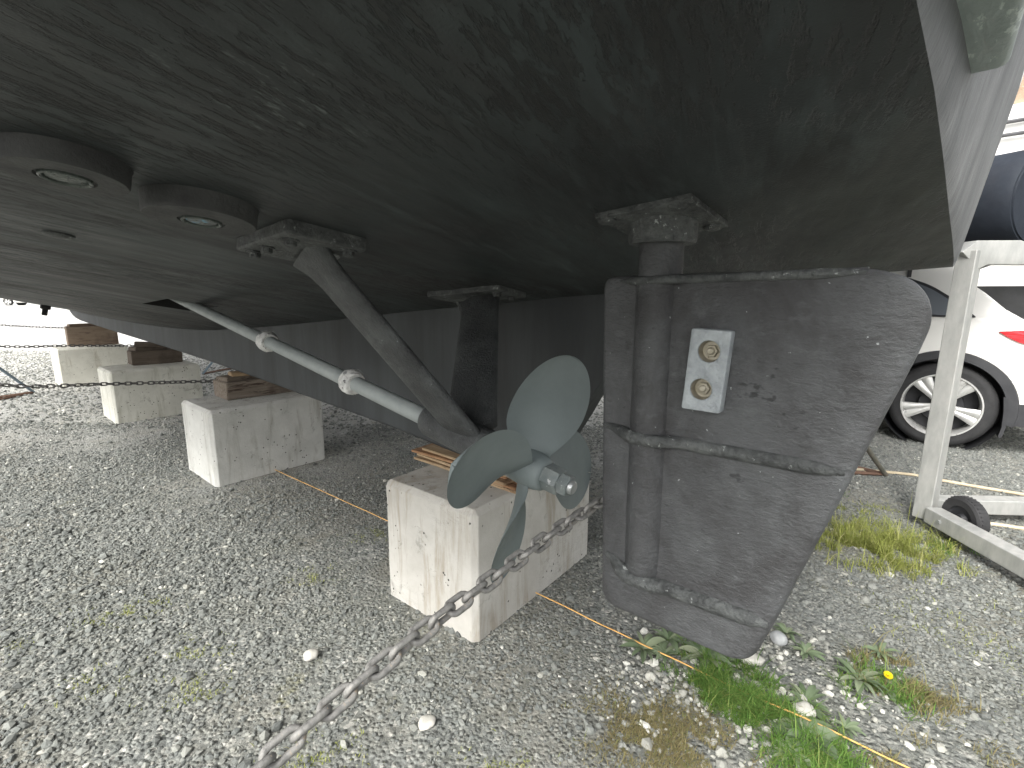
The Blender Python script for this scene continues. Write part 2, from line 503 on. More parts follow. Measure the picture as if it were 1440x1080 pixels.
def vnoise(x, y, s, seed=0.0):
    return np.array([noise.noise(Vector((a * s + seed, b * s - seed, seed * .37))) for a, b in zip(x, y)])


def stone_field(name, px, py, rad, tint, mat, flat=(.45, .8), sink=.3, label=None, jag=.16):
    n = len(px)
    base = ico_v[None, :, :] * (1 + rng.normal(0, jag, (n, 12, 1)))
    sx = rng.uniform(.75, 1.25, (n, 1)); sy = rng.uniform(.6, 1.0, (n, 1)); sz = rng.uniform(flat[0], flat[1], (n, 1))
    base = base * np.stack([sx, sy, sz], -1)
    # small tilt, then any heading
    tx = rng.normal(0, .35, n); ca, sa = np.cos(tx)[:, None], np.sin(tx)[:, None]
    y = base[:, :, 1] * ca - base[:, :, 2] * sa; z = base[:, :, 1] * sa + base[:, :, 2] * ca
    x = base[:, :, 0]
    hd = rng.uniform(0, 2 * PI, n); ca, sa = np.cos(hd)[:, None], np.sin(hd)[:, None]
    X = x * ca - y * sa; Y = x * sa + y * ca
    V = np.stack([X * rad[:, None] + px[:, None], Y * rad[:, None] + py[:, None],
                  z * rad[:, None] + (rad * sz[:, 0] * (1 - 2 * sink))[:, None]], -1).reshape(-1, 3)
    Fc = (ico_f[None] + (np.arange(n) * 12)[:, None, None]).reshape(-1, 3)
    me = bpy.data.meshes.new(name)
    me.vertices.add(len(V)); me.vertices.foreach_set('co', V.astype(np.float32).ravel())
    me.loops.add(Fc.size); me.loops.foreach_set('vertex_index', Fc.astype(np.int32).ravel())
    me.polygons.add(len(Fc)); me.polygons.foreach_set('loop_start', np.arange(0, Fc.size, 3, dtype=np.int32))
    me.update(); me.shade_flat()
    at = me.attributes.new('tint', 'FLOAT', 'POINT'); at.data.foreach_set('value', np.repeat(tint, 12).astype(np.float32))
    o = link_mesh(name, me, mat)
    tag(o, label, 'gravel', kind='stuff')
    return o


t = NT('gravel_stone')
at = t.n.new('ShaderNodeAttribute'); at.attribute_name = 'tint'
c = t.ramp(at.outputs['Fac'], [(0, (.050, .055, .052)), (.25, (.096, .107, .101)), (.5, (.160, .172, .159)), (.7, (.230, .237, .212)), (.82, (.30, .30, .262)), (.93, (.44, .435, .385)), (1, (.60, .595, .54))])
c = t.mix(t.ramp(t.noise(160, 4, .7), [(.3, .0), (.75, .5)]), c, (.24, .235, .22))
M['gravel'] = t.set(c, .85, 0, t.bump(t.noise(260, 4, .7), .4, .002), .25)


def pale_zone(x, y):
    """the strip of paler stone along the string and the weeds, in the ground plane"""
    d = np.abs((x - .75) * .76 + (y - 1.42) * .65 - .0)       # across the strip
    along = (x - .75) * .65 - (y - 1.42) * .76
    return np.clip(1.15 - np.hypot((x - .8) / .55, (y - 1.45) / .42), 0, 1)


def scatter(n, ymin, ymax, spread):
    """points over the fan of ground near the camera"""
    y = np.sqrt(rng.uniform(ymin**2, ymax**2, n)); x = rng.uniform(-1, 1, n) * (y * 1.16 + spread)
    return x, y


x, y = scatter(175000, .35, 4.8, .4)
keep = rng.uniform(0, 1, len(x)) < np.clip(.62 + .9 * vnoise(x, y, 1.1, 4.0) + .5 * vnoise(x, y, 3.1, 8.0) - .75 * np.exp(-((x + .75) / .55)**2 - ((y - 2.5) / .45)**2), .10, 1)
x, y = x[keep], y[keep]
packed = vnoise(x, y, .8, 9.0)
rad = np.exp(rng.normal(math.log(.0060), .42, len(x))) * (1 - .25 * np.clip(packed, 0, 1))
rad = np.clip(rad, .003, .021)
pz = pale_zone(x, y)
tint = np.clip(rng.normal(.42, .19, len(x)) + pz * rng.uniform(0, .75, len(x)) + (rng.uniform(0, 1, len(x)) > .992) * .4 + .04 * vnoise(x, y, .7, 2.0), 0, 1)
stone_field('gravel', x, y, rad, tint, M['gravel'], label='loose grey crushed gravel spread over the near ground')
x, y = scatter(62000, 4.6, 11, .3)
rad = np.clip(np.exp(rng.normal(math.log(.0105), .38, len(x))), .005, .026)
tint = np.clip(rng.normal(.44, .2, len(x)) + .06 * (y - 4.6), 0, 1)  # tint rises with distance: brighter light out there put into the stone colour
stone_field('gravel', x, y, rad, tint, M['gravel'], label='loose gravel farther off beneath and beyond the hull, daylight painted in as paler stones')
# larger pale pebbles along the string
n = 620
n = 800; x = rng.normal(.80, .30, n); y = rng.normal(1.45, .22, n)
ok = pale_zone(x, y) > .12
x, y = x[ok], y[ok]
stone_field('gravel', x, y, np.clip(np.exp(rng.normal(math.log(.0075), .42, len(x))), .004, .022), np.clip(rng.normal(.86, .1, len(x)), .5, 1),
            M['gravel'], sink=.22, jag=.1, label='pale pebbles lying among the weeds by the orange string')


def rock(name, x, y, r, mat, label, sq=(1.2, .9, .62), rz=0.0, seed=0):
    bm = bmesh.new(); bmesh.ops.create_icosphere(bm, subdivisions=3, radius=1.0)
    for v in bm.verts:
        d = noise.noise(v.co * 1.3 + Vector((seed, 0, 0))) * .22 + noise.noise(v.co * 3.1 + Vector((seed, 3, 0))) * .06
        v.co = Vector((v.co.x * sq[0], v.co.y * sq[1], v.co.z * sq[2])) * (1 + d) * r
    me = bpy.data.meshes.new(name); bm.to_mesh(me); bm.free(); me.shade_smooth()
    o = link_mesh(name, me, mat); o.location = (x, y, r * sq[2] * .62 + .004); o.rotation_euler = (0, 0, rz)
    tag(o, label, 'stone')
    return o


rock('stone', -.724, 1.568, .026, M['stone_w'], 'smooth white stone lying on gravel left of the big chain', (1, .85, .7), .3, 1)
rock('stone', -.256, 1.291, .026, M['stone_w'], 'flat oval pale stone on open gravel right of the big chain', (1.05, .95, .4), .9, 2)
rock('stone', .925, 1.335, .030, M['stone_w'], 'rounded pale cobble among weeds just right of the green grass', (1.15, .9, .7), .2, 3)
rock('stone', .86, 1.565, .036, M['stone_w'], 'flat whitish stone directly below the lower tip of the rudder', (1.3, .9, .5), -.5, 4)
rock('stone', -.40, 2.215, .026, M['stone_w'], 'small pale stone by the forward port foot of the nearest block', (.8, .8, 1.1), 0, 5)
rock('stone', 1.02, 1.665, .030, M['stone_g'], 'grey angular stone right of the rudder tip beside bare gravel', (1, 1, .8), 0, 6)

# ------------------------------------------------------------------ grass and weeds
def grass(name, n, place, h, mat, label, lean=.5, wid=.0022):
    px, py = place(n); n = len(px)
    hh = h * np.exp(rng.normal(-.1, .5, n)); an = rng.uniform(0, 2 * PI, n); ln = np.abs(rng.normal(lean, .3, n))
    dx, dy = np.cos(an), np.sin(an); sx, sy = -dy, dx
    w = wid * rng.uniform(.6, 1.4, n)
    V = np.zeros((n, 5, 3))
    for k, (tt, ww) in enumerate(((0, 1), (0, -1), (.55, .8), (.55, -.8), (1, 0))):
        off = hh * ln * tt**1.8
        V[:, k, 0] = px + dx * off + sx * w * ww; V[:, k, 1] = py + dy * off + sy * w * ww
        V[:, k, 2] = hh * tt * np.clip(1 - .28 * ln * tt, .2, 1) + .001
    base = (np.arange(n) * 5)[:, None]
    quads = base + np.array([[0, 1, 3, 2]]); tris = base + np.array([[2, 3, 4]])
    me = bpy.data.meshes.new(name)
    me.from_pydata(V.reshape(-1, 3).tolist(), [], quads.tolist() + tris.tolist())
    at = me.attributes.new('tint', 'FLOAT', 'POINT'); at.data.foreach_set('value', np.repeat(np.clip(rng.beta(2, 2.2, n), 0, 1), 5).astype(np.float32))
    o = link_mesh(name, me, mat)
    tag(o, label, 'grass', kind='stuff')
    return o


def blob(cx, cy, rx, ry, rot=0.0, thr=.05, freq=9):
    def f(n):
        u = rng.normal(0, .5, n); v = rng.normal(0, .5, n)
        x = cx + rx * u * math.cos(rot) - ry * v * math.sin(rot); y = cy + rx * u * math.sin(rot) + ry * v * math.cos(rot)
        k = (vnoise(x, y, freq, cx) > -thr * 2) & (np.hypot(u, v) < 1.35)
        return x[k], y[k]
    return f


def many(spots, r):
    def f(n):
        k = rng.integers(0, len(spots), n); sp_ = np.array(spots)[k]
        x = sp_[:, 0] + rng.normal(0, r, n) * 1.5; y = sp_[:, 1] + rng.normal(0, r, n)
        ok_ = vnoise(x, y, 16, 3.0) > 0
        return x[ok_], y[ok_]
    return f


grass('grass', 12000, blob(1.94, 2.38, .33, .25, .1, -.02, 13), .056, M['grass_y'], 'yellow green tuft of grass between the rudder and the metal dolly', .8, .0013)
grass('grass', 900, blob(2.15, 2.84, .30, .10, .1, .0), .022, M['grass_y'], 'thin yellowish grass beyond the big tuft near the dolly post', .9, .0013)
grass('grass', 500, blob(2.05, 3.1, .16, .08, .1, .0), .026, M['grass_g'], 'small green grass growing behind the rudder edge by the stand foot', .8, .0015)
grass('grass', 13000, blob(.755, 1.41, .215, .135, -.75, .05, 13), .028, M['grass_g'], 'bright green grass patch below the rudder crossed by the string', 1.0, .0013)
grass('grass', 3200, blob(.86, 1.17, .13, .10, 0, .1, 8), .026, M['grass_g'], 'green grass at the bottom edge beside the string', .9, .0013)
grass('grass', 9000, blob(.46, 1.25, .24, .17, -.35, .10, 10), .010, M['grass_b'], 'low brown dry moss and grass left of the green patch', 1.1, .0011)
grass('grass', 5200, blob(1.33, 1.47, .16, .125, -.5, -.03, 15), .024, M['grass_b'], 'brownish dry grass around the yellow dandelion', .75, .0012)
grass('grass', 1600, blob(1.24, 1.43, .12, .10, 0, .1, 9), .030, M['grass_g'], 'green blades among the dry grass by the dandelion', .9, .0013)
grass('grass', 3200, blob(1.15, 1.14, .34, .13, 0, .02, 9), .014, M['grass_b'], 'sparse dry growth along the bottom right ground', 1.0, .0011)
grass('grass', 1500, blob(1.75, 1.65, .5, .36, .2, .0, 7), .010, M['grass_y'], 'scattered yellowish sprigs on the right hand gravel', .9, .0011)
grass('grass', 900, blob(2.30, 2.38, .25, .12, .1, .0, 9), .026, M['grass_g'], 'darker grass under the low beam of the dolly', .9, .0013)
grass('grass', 5200, many([(-1.62, 1.80), (-1.55, 1.86), (-1.15, 1.60), (-.92, 2.1), (-1.40, 1.45), (-1.05, 1.42), (-.75, 2.5), (-.55, 1.18), (-.02, 1.13), (-1.9, 1.6)], .045), .007, M['grass_y'],
      'small mossy yellow green spots in the open gravel at the left', 1.0, .0011)


def rosette(x, y, r, n, label, rz=0.0, name='weed', lift=.5, leafw=.115, mat='weed'):
    mb = MB(); tints = []
    rr = random.Random(int(x * 1000) + int(y * 7000))
    n = int(n * 1.7)
    for k in range(n):
        an = rz + 2 * PI * k / n + rr.uniform(-.3, .3); L = r * rr.uniform(.65, 1.15); w = L * leafw * rr.uniform(.8, 1.2)
        up = lift * rr.uniform(.4, 1.3); tw = rr.uniform(-.4, .4)
        d = Vector((math.cos(an), math.sin(an), 0)); s = Vector((-d.y, d.x, 0))
        vs = []; fs = []
        m = 6
        for i in range(m + 1):
            q = i / m
            c = d * L * q + Vector((0, 0, L * up * (q - .75 * q * q) + .004))
            ww = w * (math.sin(PI * min(q * .92 + .08, 1.0))**.8 if i < m else 0.02)
            vs += [c - s * ww + Vector((0, 0, ww * (.35 + tw))), c + Vector((0, 0, -.0)), c + s * ww + Vector((0, 0, ww * (.35 - tw)))]
        for i in range(m):
            a = i * 3
            fs += [(a, a + 1, a + 4, a + 3), (a + 1, a + 2, a + 5, a + 4)]
        mb.add(vs, fs); tints += [min(1, max(0, rr.gauss(.5, .25)))] * len(vs)
    o = mb.build(name, M[mat], None, True, R(80), fix=False)
    at = o.data.attributes.new('tint', 'FLOAT', 'POINT'); at.data.foreach_set('value', tints)
    o.location = (x, y, .002)
    tag(o, label, 'weed', 'broad leaved weeds in the gravel')
    return o


rosette(.494, 1.615, .085, 13, 'leafy weed rosette left of the rudder foot, touching the string', lift=.7)
rosette(.600, 1.665, .075, 12, 'grey green weed close under the lower edge of the rudder', lift=.8)
rosette(.565, 1.59, .060, 10, 'small weed between two larger rosettes by the string', lift=.7)
rosette(.705, 1.575, .095, 14, 'broad weed with pale leaves at the top of the green grass patch', lift=.7)
rosette(.79, 1.60, .06, 10, 'weed right under the rudder tip beside a flat white stone', lift=.6)
rosette(1.085, 1.60, .060, 12, 'fine leaved weed on bare gravel right of the rudder tip', lift=.9, leafw=.12)
rosette(1.07, 1.70, .055, 11, 'upright weed nearest the sloping rear edge of the rudder', lift=1.1, leafw=.13)
rosette(.955, 1.375, .075, 12, 'narrow grey leaved weed beside the rounded cobble', lift=.6, leafw=.12)
rosette(.885, 1.245, .085, 11, 'broad green weed under the lower end of the string', lift=.6, leafw=.27)
rosette(.80, 1.19, .060, 10, 'bright weed at the very bottom by the grass', lift=.7)
rosette(1.02, 1.28, .05, 9, 'little weed among pale pebbles right of the string end', lift=.8)
rosette(1.19, 1.47, .085, 12, 'long leaved green weed to the left of the dandelion', lift=.8, leafw=.13)
rosette(1.36, 1.60, .06, 9, 'olive weed at the upper edge of the brown grass', lift=.9, leafw=.1)

dn = empty('dandelion', (1.255, 1.43, 0))
tag(dn, 'yellow dandelion flower on a thin stem in brown grass', 'flower')
MB().tube([(0, 0, 0), (.004, .002, .03), (.002, .004, .058)], .0016, 6).build('stem', M['weed'], dn)
pm = MB()
for ring, (rr_, hh_, nn) in enumerate(((.013, .003, 16), (.010, .006, 14), (.006, .008, 10))):
    for k in range(nn):
        an = 2 * PI * k / nn + ring * .2; d = Vector((math.cos(an), math.sin(an), 0)); s = Vector((-d.y, d.x, 0))
        pm.add([d*.001 + s*.001, d*.001 - s*.001, d*rr_ - s*.0018 + Vector((0, 0, hh_)), d*rr_ + s*.0018 + Vector((0, 0, hh_))], [(0, 1, 2, 3)])
fl = pm.build('flower_head', M['petal'], dn, False, fix=False)
fl.location = (.002, .004, .058); fl.rotation_euler = (R(25), R(-10), 0)
rl = rosette(0, 0, .06, 7, None, lift=.8, leafw=.13, name='leaf_rosette')
for k in ('label', 'category', 'group'):
    if k in rl: del rl[k]
rl.parent = dn; rl.location = (0, 0, 0)

# ------------------------------------------------------------------ the boat
boat = empty('motor_boat', tuple(W(0, 0, 0)), PI / 2 + TH)     # local x forward, y to port
tag(boat, 'dark antifouled twin screw motor boat hull standing over concrete blocks', 'boat')

z0 = smooth_table([-.3, .03, .811, .975, 1.197, 1.472, 1.735, 2.25, 2.865, 3.592, 4.274, 5.358, 6.318, 8, 9.5, 10.8, 12.2, 13.6, 14.6],
                  [1.386, 1.362, 1.301, 1.287, 1.265, 1.243, 1.222, 1.172, 1.116, 1.055, 1.006, .971, .966, .970, .985, 1.03, 1.25, 1.75, 2.35])


def s_port(a): return interp(a, [0, 1, 2, 3, 5, 8, 11, 14], [.14, .14, .165, .195, .25, .36, .62, 1.2])
def s_star(a): return interp(a, [0, 1, 2, 4, 5, 8, 11, 14], [.045, .05, .08, .18, .25, .36, .62, 1.2])
def half(a): return interp(a, [-1, 0, 5, 7, 9, 11, 12.5, 13.6, 14.6], [1.78, 1.80, 1.85, 1.82, 1.62, 1.2, .75, .32, .05])


def zbot(a, p):
    s = s_port(a) if p > 0 else s_star(a)
    q = abs(p)
    return z0(a) + s * (q - .03 * (1 - math.exp(-q / .03)))


def a_end(p, z):
    """where the raked transom stands"""
    ae = interp(p, [-1.85, -1, 0, .105, .234, .428, .598, .717, .88, .98, 1.5, 1.9], [-.028, -.018, -.011, -.010, -.005, .005, .013, .019, .028, .037, .070, .095])
    ze = 1.362 + (.14 * p if p > 0 else -.045 * p)
    return ae - .15 * (z - ze)


# --- hull: bottom, transom, sides, deck as one skin
SLOT_A = (2.62, 3.04); SLOT_P = (.565, .77)
A_ST = [0, .02, .05, .1, .18, .3, .45, .6, .75, .9, 1.05, 1.2, 1.4, 1.6, 1.8, 2.0, 2.2, 2.4, 2.55, 2.62, 2.7, 2.85, 2.95, 3.04, 3.15, 3.3, 3.5, 3.8, 4.2, 4.6, 5, 5.5, 6, 6.5, 7, 7.5, 8, 8.6, 9.2, 9.8, 10.4, 11, 11.6, 12.2, 12.8, 13.3, 13.8, 14.2, 14.5]
Pfix = [-1.85, -1.82, -1.74, -1.6, -1.4, -1.2, -1.0, -.8, -.6, -.4, -.2, -.1, -.04, 0, .04, .1, .2, .3, .4, .5, .565, .6, .65, .7, .77, .85, .95, 1.05, 1.15, 1.25, 1.35, 1.45, 1.55, 1.65, 1.74, 1.82, 1.85]
verts = []; faces = []; fm = []
ncol = len(Pfix)
for i, a in enumerate(A_ST):
    for j, p in enumerate(Pfix):
        pp = p * half(a) / 1.85
        if SLOT_P[0] - .12 < p < SLOT_P[1] + .12 and a < 3.4: pp = p
        z = zbot(a, pp)
        e = max(0, abs(p) - 1.70)                       # soft chine
        z += e * e * 1.6
        aa = a
        if i == 0: aa = a_end(pp, z)
        if 0 < i < 6: aa = a + (a_end(pp, z)) * (1 - a / .3)
        verts.append((aa, pp, z))
for i in range(len(A_ST) - 1):
    for j in range(ncol - 1):
        am = .5 * (A_ST[i] + A_ST[i + 1]); pm_ = .5 * (Pfix[j] + Pfix[j + 1])
        if SLOT_A[0] < am < SLOT_A[1] and SLOT_P[0] < pm_ < SLOT_P[1]: continue
        k = i * ncol + j
        faces.append((k, k + 1, k + ncol + 1, k + ncol)); fm.append(0)


def strip(top_of, src, closed_to=None):
    pass


# sides: chine -> sheer on both sides
for j in (0, ncol - 1):
    sgn = -1 if j == 0 else 1
    prev = [i * ncol + j for i in range(len(A_ST))]
    for lev, (dz, fl_) in enumerate(((.03, .012), (.30, .055), (.34, .06), (1.0, .16))):
        cur = []
        for i, a in enumerate(A_ST):
            v = verts[i * ncol + j]
            flare = fl_ * (1 + 2.0 * max(0, a - 7) / 7)
            z = v[2] + dz + (max(0, a - 7)**2 * .004 if lev == 3 else 0)
            p = v[1] + sgn * flare
            aa = v[0] if i > 5 else A_ST[i] + a_end(p, z) * (1 - A_ST[i] / .3 if i else 1)
            cur.append(len(verts)); verts.append((aa, p, z))
        for i in range(len(A_ST) - 1):
            faces.append((prev[i], prev[i + 1], cur[i + 1], cur[i])); fm.append(0 if lev < 2 else 1)
        prev = cur
    if j == 0: sheer_s = prev
    else: sheer_p = prev
# stem cap and deck
for i in range(len(A_ST) - 1):
    faces.append((sheer_s[i], sheer_s[i + 1], sheer_p[i + 1], sheer_p[i])); fm.append(1)
# transom: from the bottom edge up, own vertices so that its edge stays crisp but slightly rounded
levs = [0, .012, .03, .1, .2, .34, .36, .6, .95]
tw = []
for lz in levs:
    row = []
    for j, p in enumerate(Pfix):
        v = verts[j]
        ez = (1.03 - 0) if False else None
        e = abs(p) / 1.85
        z = v[2] + lz
        pp = v[1] + (1 if p > 0 else -1) * (e**6) * interp(lz, [0, .03, .30, .34, 1.0], [0, .012, .055, .06, .16])
        bulge = -.004 * (1 - math.exp(-lz / .012))
        row.append(len(verts)); verts.append((a_end(pp, z) + bulge, pp, z))
    tw.append(row)
for j in range(ncol - 1):
    faces.append((j, j + 1, tw[0][j + 1], tw[0][j])); fm.append(2)
for r_ in range(len(levs) - 1):
    for j in range(ncol - 1):
        faces.append((tw[r_][j], tw[r_][j + 1], tw[r_ + 1][j + 1], tw[r_ + 1][j])); fm.append(2 if levs[r_] < .34 else 1)
hull = mesh('hull', verts, faces, None, boat, True, R(25))
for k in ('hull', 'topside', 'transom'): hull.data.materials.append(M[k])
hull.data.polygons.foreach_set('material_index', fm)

# shaft tunnel: a recess that the shaft comes out of
mb = MB()
a1, a2 = SLOT_A; p1, p2 = SLOT_P
lo = [(a1, p1, zbot(a1, p1)), (a2, p1, zbot(a2, p1)), (a2, p2, zbot(a2, p2)), (a1, p2, zbot(a1, p2))]
hi = [(a, p, z + (.05 if a == a1 else .22)) for a, p, z in lo]
mb.add(lo + hi, [(0, 1, 5, 4), (1, 2, 6, 5), (2, 3, 7, 6), (3, 0, 4, 7), (4, 5, 6, 7)])
mb.build('shaft_tunnel', M['black'], boat, False, fix=False)

# --- keel
kb = smooth_table([1.15, 1.61, 1.925, 2.44, 3.0, 4.35, 6.4, 8.04, 9.9], [.592, .622, .645, .668, .692, .748, .800, .836, .886])
ka = [10.95, 10.85, 10.7, 10.5, 10.2, 9.8, 9, 8, 7, 6, 5, 4.3, 3.6, 3, 2.4, 2, 1.7, 1.5, 1.3, 1.15]
prof_b = []
for a in ka:
    z = kb(a)
    if a > 9.9: z = .886 + (a - 9.9) * .045 + ((a - 9.9) / 1.05)**3 * .10
    prof_b.append((a, z))
prof_b += [(1.09, .61), (1.05, .645), (.98, .755), (.903, .871), (.837, .98), (.804, 1.03), (.74, 1.135), (.66, 1.27)]
rings = []
for a, z in prof_b:
    top = zbot(a, 0) + .05
    th = .062
    if a < .99: th = .062 * max(.22, (a - .55) / .44)
    if a > 10: th = .062 * max(.35, 1 - (a - 10) / 1.3)
    r_ = min(.014, th * .4)
    rings.append([Vector((a, -th, top)), Vector((a, -th, z + r_)), Vector((a, -th + r_, z)), Vector((a, th - r_, z)), Vector((a, th, z + r_)), Vector((a, th, top))])
MB().loft(rings, True, True).build('keel', M['keel'], boat, True, R(12))


# --- round pads under the hull
def hull_frame(a, p):
    """matrix with z pointing out of the bottom (down), x forward"""
    d = .01
    ta = Vector((2*d, 0, zbot(a + d, p) - zbot(a - d, p))).normalized()
    tp = Vector((0, 2*d, zbot(a, p + d) - zbot(a, p - d))).normalized()
    n = ta.cross(tp).normalized()
    if n.z > 0: n = -n
    y = n.cross(ta).normalized()
    m = Matrix((ta, y, n)).transposed().to_4x4()
    m.translation = Vector((a, p, zbot(a, p)))
    return m


def disc(a, p, r, h, matc, ri, name='transducer_pad', tilt=0.0):
    Mx = hull_frame(a, p) @ Matrix.Rotation(tilt, 4, 'Y')
    o = MB().lathe([(0, -.02), (r * 1.02, -.02), (r * 1.02, 0), (r, .004), (r * .985, h - .004), (r * .96, h), (ri * 1.25, h), (ri * 1.2, h - .003), (0, h - .003)], Mx, 56).build(name, M['pad'], boat, True, R(30))
    rim = MB().lathe([(ri * 1.08, h - .004), (ri * 1.08, h + .0015), (ri, h + .0025), (ri * .9, h + .001), (ri * .86, h - .003)], Mx, 48, True).build('insert_rim', M['glassfit'], o)
    MB().lathe([(ri * .87, h - .004), (ri * .8, h - .0005), (ri * .3, h + .0015), (0, h + .002)], Mx, 40).build('lens_insert', matc, o)
    return o


disc(.894, 1.312, .069, .027, M['glassfit'], .026)
disc(.945, 1.140, .083, .030, M['bluefit'], .027)
Mx = hull_frame(1.5, 1.25)
MB().lathe([(0, -.01), (.028, -.01), (.028, .003), (.022, .007), (.012, .009), (0, .009)], Mx, 24).build('intake_fitting', M['gear2'], boat)
# small bracket hanging from the hull farther forward
Mx = hull_frame(4.7, .95)
mb = MB(); mb.box((0, 0, .012), (.075, .05, .03), None, .006); mb.box((-.005, 0, .045), (.028, .03, .05), None, .006)
mb.v = [tuple(Mx @ Vector(v)) for v in mb.v]
mb.build('intake_scoop', M['black'], boat)

# --- shaft line
SA0 = Vector((.52, .64, .904)); SL = math.tan(R(8.6))


def shaft_pt(a): return Vector((a, .64, .974 + .152 * (a - .974)))


ax = (shaft_pt(3) - shaft_pt(0)).normalized()
sh = MB().tube([shaft_pt(3.3), shaft_pt(.6)], .0235, 20).build('propeller_shaft', M['shaft'], boat)


def collar(a, L=.05, r=.038):
    mb = MB()
    x = Vector((0, 1, 0)); y = ax.cross(x)
    rings = []
    for i in range(9):
        q = i / 8
        rr_ = .0245 + (r - .0245) * math.sin(PI * min(max(q, .06), .94))**.45
        ring = []
        for k in range(28):
            an = 2 * PI * k / 28
            nz = noise.noise(Vector((math.cos(an) * 3 + a * 9, math.sin(an) * 3, q * 4))) * .005
            ring.append(shaft_pt(a) + ax * (L * (q - .5)) + (x * math.cos(an) + y * math.sin(an)) * (rr_ + nz * (.3 if i in (0, 8) else 1)))
        rings.append(ring)
    o = mb.loft(rings).build('shaft_anode', M['zinc_rough'], sh, True, R(60))
    for s in (-1, 1):
        c0 = shaft_pt(a) + (x * s * .6 + y * .8).normalized() * (r - .004)
        n_ = (c0 - shaft_pt(a)).normalized()
        MB().tube([c0 - n_ * .004, c0 + n_ * .006], .007, 8).build('clamp_bolt', M['steel'], o)
    return o


# --- strut with bearing, two legs and mounting pads
strut = MB().tube([shaft_pt(.985), shaft_pt(.97), shaft_pt(.72), shaft_pt(.70)], [.038, .043, .043, .038], 28).build('shaft_strut', M['gear'], boat)


def leg(top, bot, ct, cb, tt, tb, name='strut_leg', fwd=Vector((1, 0, 0)), n=18, m=14, flare=.25):
    ax_ = (top - bot).normalized()
    f = (fwd - ax_ * fwd.dot(ax_)).normalized(); s = ax_.cross(f)
    rings = []
    for i in range(m + 1):
        q = i / m
        c = bot.lerp(top, q)
        fl_ = 1 + flare * max(0, (q - .86) / .14)**2
        ch = (cb + (ct - cb) * q) * .5 * fl_; th_ = (tb + (tt - tb) * q) * .5 * (1 + 1.2 * flare * max(0, (q - .86) / .14)**2)
        ring = []
        for k in range(n):
            an = 2 * PI * k / n
            cx, sy = math.cos(an), math.sin(an)
            ring.append(c + f * ch * math.copysign(abs(cx)**.8, cx) + s * th_ * math.copysign(abs(sy)**.75, sy))
        rings.append(ring)
    return MB().loft(rings).build(name, M['gear'], strut, True, R(50))


pv = (1.13, .285); pd = (1.02, .935)
leg(Vector((pv[0], pv[1] + .01, zbot(*pv) - .02)), shaft_pt(.84) + Vector((0, -.01, .01)), .135, .150, .026, .034)
leg(Vector((pd[0] + .0, pd[1] - .01, zbot(*pd) - .02)), shaft_pt(.83) + Vector((0, .01, .008)), .122, .118, .028, .034, flare=.5)


def pad(a, p, la, lp, h, rz, name, bolts, chip=True, mat='gear2', bl=.012):
    Mx = hull_frame(a, p) @ Matrix.Rotation(rz, 4, 'Z')
    out = round_poly([(-la, -lp), (la, -lp), (la, lp), (-la, lp)], .012, 4)
    o = plate(name, out, h * 2, .005, M[mat], strut if name == 'mounting_pad' else boat, lambda u, v, w: Mx @ Vector((u, v, w)))
    for (u, v, L) in bolts:
        b = MB()
        b.lathe([(0, h - .002), (.016, h - .002), (.016, h + .003), (.0, h + .003)], Mx @ Matrix.Translation((u, v, 0)), 16)
        hexr = [(.0115, h + .002), (.0115, h + .011), (.009, h + .013)]
        b.lathe(hexr, Mx @ Matrix.Translation((u, v, 0)), 6)
        if L > 0: b.lathe([(.0065, h + .012), (.0065, h + .012 + L), (.004, h + .014 + L)], Mx @ Matrix.Translation((u, v, 0)), 12)
        b.build('bolt', M['gear2' if L <= 0 else 'steel'], o)
    return o


pad(1.02, .938, .122, .082, .024, R(0), 'mounting_pad', [(.095, -.052, 0), (.03, -.055, 0), (-.075, -.055, 0), (-.02, .06, .030), (-.095, .055, 0)])
pad(pv[0] + .03, pv[1], .15, .078, .016, R(-6), 'mounting_pad', [(-.11, .045, 0), (-.12, -.045, 0), (.11, .045, 0), (.02, .055, 0)])

# --- propeller: four blades on the shaft
prop = empty('propeller', tuple(shaft_pt(.652)), 0); prop.parent = boat
Px = -ax                                     # aft along the shaft
Py = Vector((0, 1, 0)); Pz = Px.cross(Py).normalized()
if Pz.z < 0: Pz = -Pz
RP = .262


